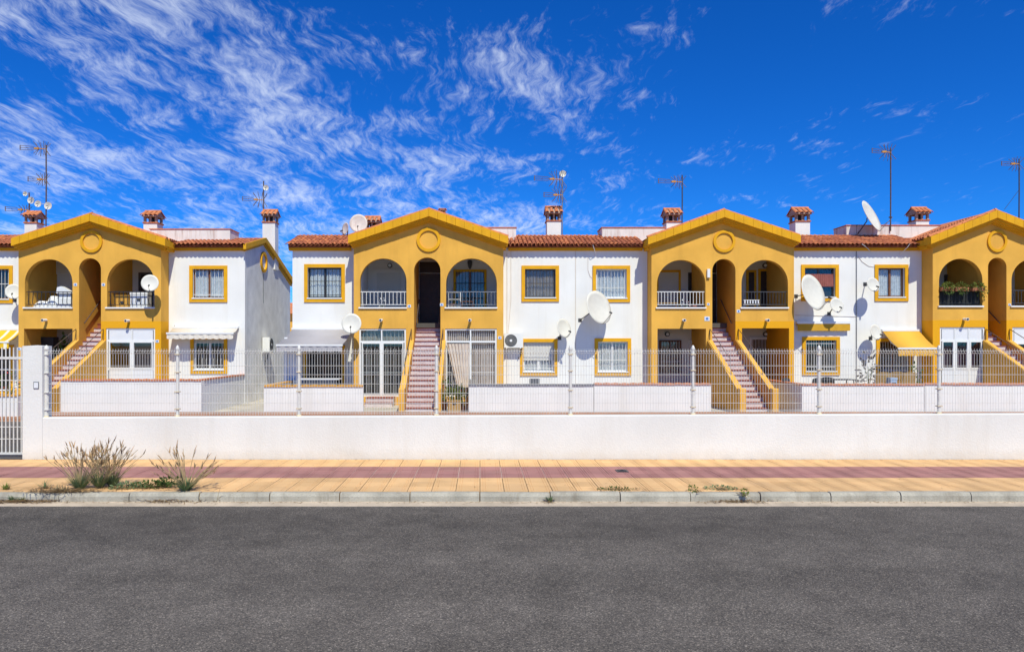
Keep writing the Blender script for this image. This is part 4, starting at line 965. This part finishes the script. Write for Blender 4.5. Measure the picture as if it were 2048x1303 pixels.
antenna('tall rusty aerial mast with two aerials above the black-railed gable', 92, 290, 452, 30.2, [(298, 46, .30), (359, 32, .26)], [(.12, 412, .16), (-.30, 408, .14)])
antenna('short aerial mast with small dishes behind the pointed chimney cap', 58, 385, 440, 31.4, [(420, 42, .2)], [(-.13, 388, .10), (.12, 401, .15)])
antenna('aerial mast behind the chimney above the grey end wall', 527, 362, 470, 33.4, [(400, 40, .36)], [(.13, 376, .13)])
antenna('aerial mast strapped to the lone chimney between two gables', 1124, 352, 470, 30.45, [(359, 58, .36), (390, 38, .34)], [(.03, 348, .14)], M_GALV)
antenna('dark aerial mast behind the chimney of the middle gable', 1364, 350, 452, 31.3, [(364, 52, .28)], (), M_DGREY)
antenna('tall brown aerial mast beside the tilted roof dish', 1781, 296, 462, 30.25, [(305, 44, .34)], (), M_RUST, (440, 1757, 458))
antenna('aerial mast behind the gable above the planted balcony', 2038, 318, 440, 31.8, [(328, 44, .30)], (), M_DGREY, (380, 2012, 418))

def security_light(label, px, py):
    x, z = PX(px, YF), PZ(py, YF); t = thing('security_light', (x, YF, z), label, 'lamp')
    MB().tube([(x, YF, z), (x, YF - .08, z)], .045, 10).build('base', M_PLAST, t)
    MB().tube([(x + .02, YF - .06, z), (x - .01, YF - .26, z - .01)], .05, 10, r1=.058).build('lamp_head', M_PLAST, t)
    MB().tube([(x - .01, YF - .262, z - .01), (x - .0105, YF - .27, z - .0105)], .04, 10).build('lens', M_DGREY, t)
for lb, p in (('white security light above the dark porch by the pillar', (93, 640)), ('white security light above the glazed porch by the white canopy', (258, 641)), ('white security light above the double white door', (763, 640)),
              ('white security light above the porch with the hanging cloth', (940, 640)), ('white security light beside the stair, over the barred porch windows', (1366, 640)), ('white security light over the open porch with brown curtains', (1532, 640)), ('white security light below the planted balcony', (1927, 638))): security_light(lb, *p)

def aircon(label, x, y, z, w_=.74, h_=.56, d=.28, side=False):
    t = thing('air_conditioner', (x, y, z), label, 'air conditioner')
    ob = []
    ob.append(MB().box(0, w_, -d - .06, -.06, 0, h_).build('casing', M_AC, t)); fan = MB()
    cx, cz, r = w_*.36, h_*.5, h_*.43
    fan.tube([(cx, -d - .064, cz), (cx, -d - .059, cz)], r, 24); ob.append(fan.build('fan_grille', M_FAN, t))
    rg = MB()
    for k in range(1, 5): n = 24; rr = r*k/4.4; rg.tube([(cx + rr*math.cos(2*math.pi*i/n), -d - .07, cz + rr*math.sin(2*math.pi*i/n)) for i in range(n+1)], .005, 4, cap=False)
    ob.append(rg.build('guard_rings', M_DGREY, t)); ob.append(MB().tube([(cx, -d - .075, cz), (cx, -d - .066, cz)], .05, 12).build('hub', M_PLAST, t))
    for xx in (.08, w_ - .12): ob.append(MB().box(xx, xx + .04, -d - .08, 0, -.035, -.002).box(xx, xx + .04, -.012, 0, -.35, -.036).build('wall_bracket', M_WMET, t))
    ob.append(MB().tube([(w_*.9, -.1, -.02), (w_*.9, -.05, -.3), (w_*.75, -.02, -.42)], .018, 6).build('hose', M_BLACK, t))
    if side: t.rotation_euler = (0, 0, R(90))
    for o in ob: o.matrix_parent_inverse = Matrix.Identity(4)
    return t
aircon('white air conditioner on the white wall by the barred window', PX(1008, 28.4), YW, PZ(695, 28.3))
aircon('white air conditioner on the grey end wall', XE, 30.7, PZ(703, 31.0), .78, .62, .3, True)

# ------------------------------------------------------------------ awnings
def awning(label, pl, pr, zt, yb, zb, m, val=.2, scallop=0, over=0.0, bar=M_PVC):
    x0, x1 = pl, pr; t = thing('awning', ((x0 + x1)/2, YW, zt), label, 'awning')
    n = 10; vs = []; fs = []
    for j in range(n + 1):
        q = j / n; y = YW - .06 + (yb - YW + .06)*q; z = zt + (zb - zt)*q - .05*math.sin(math.pi*q)
        vs += [(x0, y, z), (x1, y, z), (x0, y, z - .008), (x1, y, z - .008)]
    for j in range(n):
        a = 4*j; b = a + 4; fs += [(a, a+1, b+1, b), (a+2, b+2, b+3, a+3), (a, b, b+2, a+2), (a+1, a+3, b+3, b+1)]
    MB().add(vs, fs, 0, True).build('canvas', m, t)
    MB().box(x0 - .03, x1 + .03, YW - .12, YW - .002, zt - .03, zt + .05).build('cassette', bar, t)
    MB().box(x0 - .02, x1 + .02, yb - .035, yb + .02, zb - .05, zb + .012).build('front_bar', bar, t)
    k = 40; vs = []; fs = []
    for i in range(k + 1):
        x = x0 + (x1 - x0)*i/k; d = val + (scallop*.5*abs(math.sin(math.pi*i/4)) if scallop else .01*math.sin(i))
        yy = yb - .012 + .012*math.sin(i*1.3); vs += [(x, yy, zb - .05), (x, yy - .01 + .008*math.sin(i*2.1), zb - .05 - d)]
    for i in range(k): fs.append((2*i, 2*i+2, 2*i+3, 2*i+1))
    MB().add(vs, fs).build('valance', m, t, False)
    for x in (x0 + .06, x1 - .06):
        MB().tube([(x, YW - .1, zt - .05), (x, (YW + yb)/2, (zt + zb)/2 - .14), (x, yb, zb - .03)], .018, 6).build('folding_arm', bar, t)
    return t
awning('half-folded cream canopy with scalloped edge over the bulging window grille', PX(341, 28.3), PX(472, 28.3), 2.80, 27.98, 2.58, M_CLOTH_C, .17, .06)
awning('extended lilac-grey awning beside the narrow alley', XB0 + .02, -5.0, 2.74, 26.3, 2.12, M_CLOTH_G, .20)
awning('extended plain yellow awning sheltering rattan chairs', PX(1763, YW), PX(1829, YW) + .14, 2.68, 27.45, 2.0, M_AWY, .25)
awning('yellow awning with bold white stripes behind the barred gate', -21.0, PX(34, 28.2), 2.72, 27.7, 2.24, M_AWS, .20, .08)
t = thing('retracted_awning', (PX(1650, YW), YW, 2.9), 'retracted ochre awning roll on the wall below two satellite dishes', 'awning')
xa, xb = PX(1591, YW), PX(1708, 28.2)
MB().box(xa, xb, YW - .16, YW - .01, PZ(647, 28.4), PZ(642, 28.4)).build('cassette', M_PVC, t)
curtain(t, xa + .02, xb - .02, PZ(661, 28.4), PZ(647, 28.4), YW - .15, M_AWT, .3, .006, 'valance')
MB().box(xa + .02, xb - .02, YW - .14, YW - .02, PZ(650, 28.4), PZ(647, 28.4) - .002).build('roll', M_AWT, t)
# ------------------------------------------------------------------ furniture and plants in porches and gardens
def chair(label, x, y, z, rz, m, fm, s=1.0, group=None, name='garden_chair'):
    t = thing(name, (x, y, z), label, 'chair', group); t.rotation_euler = (0, 0, rz); parts = []
    vs = []; fs = []
    parts.append(MB().box(-.24, .24, -.24, .24, .40, .44).build('seat', m, t))
    b = MB(); n = 8
    for i in range(n + 1):
        a = -1 + 2*i/n; yy = .24 + .03*(1 - a*a)
        b.v += [(a*.24, yy, .46), (a*.24, yy + .08, .86 + .05*(1 - a*a)), (a*.24, yy + .025, .46), (a*.24, yy + .105, .86 + .05*(1 - a*a))]
    for i in range(n):
        k = 4*i
        for f in ((k, k+4, k+5, k+1), (k+2, k+3, k+7, k+6), (k+1, k+5, k+7, k+3), (k, k+2, k+6, k+4)): b.f.append(f); b.m.append(0); b.sm.append(False)
    parts.append(b.build('backrest', m, t))
    for a in (-1, 1):
        for c in (-1, 1): parts.append(MB().tube([(a*.22, c*.22, .42), (a*.25, c*.27, 0)], .018, 6).build('leg', fm, t))
        parts.append(MB().tube([(a*.26, .26, .64), (a*.28, -.20, .64), (a*.26, -.24, .42)], .018, 6).build('armrest', fm, t))
    for o in parts: o.matrix_parent_inverse = Matrix.Identity(4)
    t.scale = (s, s, s); return t
def table(label, x, y, z, w_, d, h_, m, fm):
    t = thing('table', (x, y, z), label, 'table')
    MB().box(x - w_/2, x + w_/2, y - d/2, y + d/2, z + h_ - .03, z + h_).build('tabletop', m, t)
    for a in (-1, 1):
        for c in (-1, 1): MB().tube([(x + a*w_*.42, y + c*d*.42, z + h_ - .03), (x + a*w_*.45, y + c*d*.45, z)], .02, 6).build('leg', fm, t)
    return t
def leaves(name, m, parent, c, rx, ry, rz, n, size, droop=.3, rnd=random):
    mb = MB()
    for i in range(n):
        while True:
            u = Vector((rnd.uniform(-1, 1), rnd.uniform(-1, 1), rnd.uniform(-1, 1)))
            if .15 < u.length < 1: break
        p = Vector((c[0] + u.x*rx, c[1] + u.y*ry, c[2] + u.z*rz)); d = Vector((u.x, u.y, u.z + rnd.uniform(-droop, .5))).normalized()
        s = d.cross(Vector((rnd.uniform(-1, 1), rnd.uniform(-1, 1), rnd.uniform(-1, 1)))).normalized(); l_ = size*rnd.uniform(.6, 1.3)
        mb.add([p, p + d*l_*.5 + s*l_*.26, p + d*l_, p + d*l_*.5 - s*l_*.26], [(0, 1, 2, 3)])
    return mb.build(name, m, parent, False)
def potted(label, x, y, z, h_, r, m=M_LEAF, n=120, size=.1, pot=M_STONE, flowers=None, name='potted_plant', stem=True):
    t = thing(name, (x, y, z), label, 'plant'); ph = min(.32, h_*.4); pr = max(.09, r*.55)
    MB().lathe([(0, .0), (pr*.7, 0), (pr*.95, ph*.9), (pr*1.08, ph*.9), (pr*1.08, ph), (pr*.9, ph), (pr*.85, ph*.85), (0, ph*.85)], (x, y, z), 12).build('pot', pot, t)
    s = MB()
    for i in range(5): a = i*1.256; s.tube([(x, y, z + ph*.8), (x + .4*r*math.cos(a), y + .4*r*math.sin(a), z + ph + (h_-ph)*.6)], .008, 4)
    s.build('stems', M_LEAF, t)
    leaves('foliage', m, t, (x, y, z + ph + (h_-ph)*.5), r, r, (h_-ph)*.55, n, size)
    if flowers: leaves('flowers', flowers, t, (x, y, z + ph + (h_-ph)*.55), r, r, (h_-ph)*.55, 30, size*.7)
    return t
def at(px, Y): return PX(px, Y)
# balcony of house A
yb = 28.5
chair('white plastic chair on the black-railed balcony beside the covered pile', at(72, yb), yb, FL2, R(20), M_PLAST, M_PLAST)
t = thing('covered_furniture', (at(105, 28.6), 28.6, FL2), 'low furniture draped with white covers on the black-railed balcony', 'furniture')
def blob(name, m, parent, c, rx, ry, rz):
    mb = MB(); prof = []; n, k = 14, 8; vs = []; fs = []
    for j in range(k + 1):
        a = math.pi*.5*j/k
        for i in range(n):
            b = 2*math.pi*i/n; f = 1 + .10*math.sin(3*b + j) + .06*math.sin(5*b)
            vs.append((c[0] + rx*f*math.cos(a)**.6*math.cos(b), c[1] + ry*f*math.cos(a)**.6*math.sin(b), c[2] + rz*math.sin(a)))
    for j in range(k):
        for i in range(n): fs.append((j*n+i, j*n+(i+1)%n, (j+1)*n+(i+1)%n, (j+1)*n+i))
    return mb.add(vs, fs, 0, True).build(name, m, parent, False)
blob('draped_cover', M_PLAST, t, (at(86, 28.45), 28.5, FL2), .5, .3, .86); blob('draped_cover', M_PLAST, t, (at(107, 28.45), 28.48, FL2), .3, .3, 1.06)
t = thing('boat_shaped_cover', (at(130, 28.5), 28.5, FL2), 'tall pale covered object with curved top on the black-railed balcony', 'furniture')
MB().box(at(119, 28.5), at(146, 28.5), 28.35, 28.75, FL2, FL2 + .95).build('draped_side', M_PLAST, t)
MB().prism([(at(118, 28.5), FL2 + 1.15), (at(148, 28.5), FL2 + 1.15), (at(147, 28.5), FL2 + 1.22), (at(138, 28.5), FL2 + 1.32), (at(128, 28.5), FL2 + 1.42), (at(120, 28.5), FL2 + 1.38)], 28.3, 28.8).build('draped_top', M_PLAST, t)
MB().box(at(120, 28.5), at(145, 28.5), 28.4, 28.7, FL2 + .95, FL2 + 1.15).build('draped_middle', M_PLAST, t)
def crate(label, xa, xb, y, z, h_, m, cat='box', name='storage_box'):
    t = thing(name, ((xa+xb)/2, y, z), label, cat)
    MB().box(xa, xb, y, y + .35, z, z + h_*.9).build('body', m, t); MB().box(xa - .012, xb + .012, y - .012, y + .362, z + h_*.9, z + h_).build('lid', m, t)
    MB().box((xa+xb)/2 - .06, (xa+xb)/2 + .06, y - .025, y - .001, z + h_*.7, z + h_*.78).build('handle', M_DGREY, t)
crate('yellow storage box behind the black balcony rail', at(232, 28.2), at(260, 28.2), 28.14, FL2, 1.06, M_YPL)
crate('pale grey storage box next to a yellow one on the balcony', at(262, 28.2), at(296, 28.2), 28.14, FL2, 1.2, M_PANEL)
# lower porch A (dark silhouettes)
crate('black cabinet in the dark porch behind the pillar', at(75, 29.2), at(112, 29.2), 29.0, FL1, 2.3, M_BLACK, 'cabinet', 'porch_cabinet')
potted('dark leafy plant hanging back in the porch behind the pillar', at(128, 29), 29.0, FL1, 2.3, .3, M_LEAF, 160, .2, M_STONE)
# balcony B
potted('potted white-flowered plant behind the white balcony rail', at(764, 28.35), 28.35, FL2, .95, .14, M_PLAST, 50, .07, M_STONE, None)
t = thing('shelf_rack', (at(912, 28.4), 28.4, FL2), 'white wire rack with ornaments on the grey-railed balcony', 'shelf')
xa, xb = at(897, 28.4), at(921, 28.4)
for x in (xa, xb):
    for y in (28.3, 28.6): MB().tube([(x, y, FL2), (x, y, FL2 + 1.2)], .014, 6).build('upright', M_WMET, t)
for z in (FL2 + .3, FL2 + .62, FL2 + .9, FL2 + 1.18): MB().box(xa, xb, 28.3, 28.6, z, z + .02).build('shelf_board', M_WMET, t)
potted('small pot on the white wire rack', at(905, 28.4), 28.45, FL2 + .64, .26, .1, M_LEAFY, 30, .06)
table('small brown table on the grey-railed balcony', at(935, 28.6), 28.6, FL2, .5, .4, .85, M_WOOD, M_WOOD)
# garden B
for i, (px, Y, h_, r, m, fl, lb) in enumerate(((888, 25.6, 1.05, .26, M_LEAF, M_FLOW, 'red-flowered potted plant beside the straight stair'), (902, 25.0, .75, .24, M_LEAFY, None, 'lime-green potted plant below the hanging cloth'), (916, 25.4, .9, .28, M_LEAF, None, 'dark green potted plant below the hanging cloth'), (928, 25.0, .7, .22, M_LEAFY, M_FLOW, 'low flowering potted plant by the garden wall end'))):
    potted(lb, at(px, Y), Y, GZ, h_, r, m, 150, .11, M_STONE, fl)
crate('wicker chest below the hanging cloth', at(897, 24.9), at(922, 24.9), 24.7, GZ, .42, M_RATTAN, 'chest', 'wicker_chest')
table('table under the lilac awning', at(640, 26.6), 26.6, FL1 - .2, 1.5, .7, .95, M_PANEL, M_DGREY)
crate('blue-grey cushion box under the lilac awning', at(592, 27.4), at(672, 27.4), 27.0, GZ, 1.0, mat('cushion_blue', (0.16, 0.19, 0.28), .9, .1, 4), 'box')
t = thing('canvas_side_panel', (at(583, 27.6), 27.6, GZ), 'pale post with grey side curtain at the awning corner', 'screen')
MB().box(XB0 + .02, XB0 + .14, 27.3, 27.4, GZ, 2.4).build('post', M_PVC, t)
curtain(t, XB0 + .15, XB0 + .55, .2, 2.3, 27.35, M_PANEL, .1, .02)
# balcony C
potted('red and white flowers on the white-railed balcony next to the meter box', at(1371, 28.35), 28.35, FL2, .95, .14, M_PLAST, 40, .07, M_STONE, M_FLOW)
table('orange-brown table behind the white balcony rail', at(1330, 28.8), 28.8, FL2, .9, .5, .8, M_RATTAN, M_WOOD)
crate('rust-red chest on the white-railed balcony', at(1385, 28.6), at(1407, 28.6), 28.5, FL2, .7, M_REDC, 'chest', 'balcony_chest')
t = thing('drying_rack', (at(1502, 28.4), 28.4, FL2), 'low rack of white pegs hung on the dark grey balcony rail', 'rack')
xa, xb = at(1486, YF), at(1518, YF)
MB().tube([(xa, YF - .04, PZ(600, YF)), (xb, YF - .04, PZ(600, YF)), (xb, YF - .04, PZ(609, YF)), (xa, YF - .04, PZ(609, YF))], .012, 6).build('rack_frame', M_WMET, t)
for i in range(6): x = xa + (xb-xa)*(i+.5)/6; MB().box(x - .02, x + .02, YF - .07, YF - .03, PZ(607, YF), PZ(600.5, YF)).build('peg', M_PLAST, t)
# garden C right
for i, (px, Y, rz, lb) in enumerate(((1590, 25.6, 40, 'black metal chair beside the small brick doorstep'), (1622, 26.4, 200, 'black metal chair below the barred window, next to the table'), (1656, 26.8, 150, 'black metal chair at the far side of the garden table'))):
    chair(lb, at(px, Y), Y, FL1 - .1, R(rz), M_DGREY, M_DGREY, 1.0)
table('dark garden table below the retracted awning', at(1672, 26.0), 26.0, FL1 - .1, 1.2, .6, .86, M_DGREY, M_DGREY)
chair('rattan chair in the shade of the yellow awning beside the bare plant', at(1760, 26.8), 26.8, FL1, R(170), M_RATTAN, M_RATTAN, 1.1)
chair('rattan chair below the yellow awning next to the thin dark plant', at(1805, 26.8), 26.8, FL1, R(190), M_RATTAN, M_RATTAN, 1.1)
chair('rattan chair in the middle below the yellow awning', at(1783, 27.2), 27.2, FL1, R(180), M_RATTAN, M_RATTAN, 1.1)
potted('bare twiggy grey plant on the wall side of the yellow awning', at(1738, 27.4), 27.4, FL1, 1.7, .35, mat('grey_leaf', (0.20, 0.18, 0.17), .9, .3, 9), 110, .17)
potted('thin dark plant at the shaded house corner', at(1831, 27.4), 27.4, FL1, 1.25, .2, M_LEAF, 60, .14)
crate('blue cool box under the yellow awning', at(1775, 26.4), at(1788, 26.4), 26.2, FL1, .8, mat('cool_box_blue', (0.35, 0.45, 0.60), .6, .1, 4), 'box', 'cool_box')
# balcony D planters
t = thing('balcony_screen', (at(1921, YF), YF, PZ(612, YF)), 'black netting screen behind the planted balcony rail', 'screen')
curtain(t, at(1879, YF), at(1964, YF), D['zs'] + .03, D['zs'] + .58, YF + .15, M_NET, .16, .012, 'netting')
for i, (pl, pr, lb) in enumerate(((1880, 1904, 'leafy terracotta planter at the rail end away from the stair passage'), (1908, 1934, 'leafy terracotta planter in the middle of the balcony rail'), (1942, 1966, 'bushy terracotta planter trailing beside the stair passage'))):
    xa, xb = at(pl, YF), at(pr, YF); z = D['zs'] + .56
    p = thing('planter', ((xa+xb)/2, YF, z), lb, 'planter')
    MB().prism_x([(YF - .10, z), (YF + .05, z), (YF + .07, z + .14), (YF - .12, z + .14)], xa, xb).build('trough', M_STONE, p)
    leaves('foliage', M_LEAFY, p, ((xa+xb)/2, YF - .06, z + .17), (xb-xa)*.52, .16, .14 if i < 2 else .17, 170, .085, .8)
    leaves('trailing_leaves', M_LEAF, p, ((xa+xb)/2 + (.12 if i == 2 else 0), YF - .13, z + .03), (xb-xa)*.45, .08, .16 if i < 2 else .26, 80, .08, 1.2)
crate('grey box behind the netting on the planted balcony', at(1886, 28.4), at(1903, 28.4), 28.3, FL2, 1.0, M_PANEL)
# flowers under the striped awning
potted('red-flowered plant behind the barred gate', at(20, 26.0), 26.0, GZ, 1.3, .35, M_LEAF, 140, .12, M_STONE, M_FLOW)

# ------------------------------------------------------------------ weeds on the pavement
def blade(mb, p, d, ln, w_, droop, segs=4, mi=0):
    p = Vector(p); d = Vector(d).normalized(); s = d.cross(Vector((0, 0, 1)))
    s = s.normalized() if s.length > 1e-3 else Vector((1, 0, 0)); vs = []
    for k in range(segs + 1):
        q = k / segs; c = p + d*ln*q + Vector((0, 0, -droop*ln*q*q)); hw = w_*(1 - q)**.7
        vs += [c - s*hw, c + s*hw]
    o = [(2*k, 2*k+1, 2*k+3, 2*k+2) for k in range(segs)]
    mb.add(vs, o, mi, True); return p + d*ln + Vector((0, 0, -droop*ln))
def grass_clump(label, cs, ht, spread, nst, seed):
    rd = random.Random(seed); t = thing('dry_grass_clump', (*cs[0][:2], 0), label, 'grass')
    lv, stl, hd = MB(), MB(), MB()
    for (cx, cy, sc) in cs:
        for i in range(int(330*sc)):
            a = rd.uniform(0, 2*math.pi); e = rd.uniform(.25, 1.0)*spread
            blade(lv, (cx + .05*sc*math.cos(a)*rd.random(), cy + .05*sc*math.sin(a)*rd.random(), 0), (math.cos(a)*e, math.sin(a)*e, 1), rd.uniform(.12, .36)*sc*ht/.7, .0055, .15)
        for i in range(int(nst*sc)):
            a = rd.choice((0, math.pi)) + rd.uniform(-.9, .9); e = rd.uniform(.02, 1.0)*spread; ln = ht*rd.uniform(.6, 1.02)*sc
            d = Vector((math.cos(a)*e, math.sin(a)*e*.8, 1)).normalized(); p = Vector((cx, cy, 0)); b = d*ln + Vector((rd.uniform(-.05, .05), 0, 0))
            tip = p + b - Vector((0, 0, .06*ln*e)); mid = p + b*.5 + Vector((rd.uniform(-.015, .015), 0, .01))
            stl.tube([p, mid, tip], .0045, 4, r1=.0032)
            for k in range(rd.randint(1, 3)):          # feathery spikelets
                a2 = rd.uniform(0, 2*math.pi); dd = (d + Vector((math.cos(a2)*.42, math.sin(a2)*.42, 0))).normalized()
                q = p + b*(rd.uniform(.80, 1.0)) - Vector((0, 0, .05*ln*e))
                blade(hd, q, dd, rd.uniform(.07, .15), .011, .05, 3)
                blade(hd, q, (dd + Vector((.1, 0, .1))), rd.uniform(.05, .10), .010, .05, 3)
    for nm, mb, m in (('blades', lv, M_GRASS), ('stalks', stl, M_STRAW), ('seed_heads', hd, M_SEED)): mb.build(nm, m, t, False)['kind'] = 'stuff'
    return t
def gp(px, py, z=0.0): Y = K*(EYE - z)/(py - 690); return PX(px, Y), Y
x1_, y1_ = gp(160, 977); x2_, y2_ = gp(200, 974)
grass_clump('largest dry grass clump with feathery seed heads on the pavement edge', [(x1_, y1_, .98), (x2_, y2_, 1.0), (x2_ + .12, y2_ + .12, .9)], .74, 1.15, 40, 3)
x1_, y1_ = gp(372, 980)
grass_clump('smaller dry grass clump with spreading stalks on the pavement edge', [(x1_, y1_, 1.0)], .64, 1.45, 46, 5)
def weed(label, px, py, z, w_, h_, n, m, size=.04, dry=0, seed=1, flat=False):
    rd = random.Random(seed); x, y = gp(px, py, z); t = thing('weed', (x, y, z), label, 'weed')
    if flat: leaves('leaves', m, t, (x, y, z + h_*.5), w_, .09, h_*.55, n, size, .5, rd)
    else:
        mb = MB()
        for i in range(n):
            a = rd.uniform(0, 2*math.pi); e = rd.uniform(.2, 1.3)
            blade(mb, (x + rd.uniform(-w_, w_)*.35, y + rd.uniform(-.02, .02), z), (math.cos(a)*e, math.sin(a)*e*.5, 1), h_*rd.uniform(.5, 1.1), size*.14, .3)
        mb.build('blades', m, t, False)['kind'] = 'stuff'
    if dry:
        mb = MB()
        for i in range(dry):
            xx = x + rd.gauss(0, w_*.8); yy = y + rd.gauss(0, .05); a = rd.uniform(0, 2*math.pi)
            blade(mb, (xx, yy, z + rd.uniform(.002, .03)), (math.cos(a), math.sin(a), rd.uniform(-.05, .25)), rd.uniform(.05, .17), .0065, .1, 2)
        mb.build('dry_stems', M_DRY, t, False)['kind'] = 'stuff'
    return t
KT, GT = 0.0, -0.124
weed('dark green creeping weed spilling over the kerb between the two grass clumps', 305, 974, KT, .30, .08, 420, M_LEAF, .045, 140, 2, True)
weed('bright green creeping weed at the foot of the smaller grass clump', 340, 968, KT, .16, .11, 150, M_LEAF, .05, 10, 3, True)
weed('green grass tuft on the pavement far from the large clump', 12, 978, KT, .08, .15, 40, M_LEAFY, .05, 10, 4)
weed('green grass tuft growing in the gutter', 24, 1002, GT, .06, .16, 40, M_GRASS, .05, 30, 5)
weed('pale grass tuft in the gutter next to dry litter', 44, 1002, GT, .06, .15, 40, M_LEAFY, .05, 40, 6)
weed('olive creeping weed at the foot of the largest grass clump', 255, 976, KT, .26, .07, 220, M_GRASS, .045, 120, 22, True)
weed('dry straw litter heaped at the kerb below the largest clump', 88, 1000, GT, .26, .17, 60, M_STRAW, .06, 520, 7)
weed('dry straw scattered over the kerb stone beside the largest clump', 120, 982, KT, .30, .16, 60, M_STRAW, .06, 420, 8)
weed('low straw tuft beside the largest clump', 90, 976, KT, .10, .20, 30, M_GRASS, .04, 60, 9)
weed('spiky green tuft alone in the gutter', 1100, 1003, GT, .06, .15, 46, M_GRASS, .05, 30, 10)
weed('thin line of green weed along the kerb joint', 1232, 979, KT, .26, .03, 190, M_LEAF, .03, 50, 11, True)
weed('small upright green weed beside the long kerb weed', 1386, 982, KT, .06, .08, 60, M_LEAFY, .035, 10, 12, True)
weed('long mat of olive weed on the kerb', 1440, 978, KT, .24, .045, 190, M_GRASS, .03, 60, 13, True)
weed('yellowish weed climbing down a kerb joint', 1489, 990, -.03, .03, .09, 90, M_LEAFY, .03, 20, 14, True)
weed('thin dry straw drift along the kerb foot by the largest clump', 30, 1003, GT, .30, .06, 20, M_STRAW, .05, 260, 31)
weed('sparse dry straw in the gutter below the smaller clump', 330, 1003, GT, .30, .05, 8, M_STRAW, .05, 120, 32)
weed('brown straw drift in the gutter beside the climbing kerb weed', 1470, 1003, GT, .26, .05, 10, M_STRAW, .05, 140, 33)
weed('dry brown twig standing at the kerb', 434, 1002, GT, .02, .34, 5, M_STRAW, .06, 12, 15)
weed('bent dry stalk leaning on the kerb', 402, 1002, GT, .02, .26, 4, M_STRAW, .06, 12, 16)
# drifted dust and bits of litter along the gutter and at the foot of the wall
lt = MB(); rd = random.Random(21)
for i in range(1100):
    x = rd.uniform(-9, 11); where = rd.random()
    y, z = (10.30 - abs(rd.gauss(0, .05)), GT + .003) if where < .55 else (13.34 - abs(rd.gauss(0, .03)), .003) if where < .85 else (rd.uniform(10.5, 13.2), .004)
    a = rd.uniform(0, 6.28); blade(lt, (x, y, z), (math.cos(a), math.sin(a), rd.uniform(0, .2)), rd.uniform(.015, .06), rd.uniform(.003, .009), .1, 2)
o = lt.build('leaf_litter', M_DRY, None, False); tag(o, 'scattered dry bits of straw and leaf along kerb and wall', 'litter', kind='stuff')

# look-alikes carry one group phrase each
GROUPS = {'terraced_house': 'terraced houses behind the street wall', 'satellite_dish': 'satellite dishes on walls and roofs', 'television_aerial': 'television aerials on the roofs',
          'security_light': 'security lights on the porch fronts', 'garden_wall': 'garden walls in front of the houses', 'awning': 'awnings on the house fronts', 'weed': 'weeds along the kerb',
          'potted_plant': 'potted plants in porches and gardens', 'dry_grass_clump': 'dry grass clumps on the pavement', 'garden_chair': 'garden chairs', 'air_conditioner': 'air conditioners on the walls',
          'planter': 'planters on the balcony rail', 'storage_box': 'storage boxes', 'table': 'porch and garden tables'}
for o in scn.objects:
    if o.parent is None and 'label' in o.keys():
        g = GROUPS.get(o.name.split('.')[0])
        if g: o['group'] = g
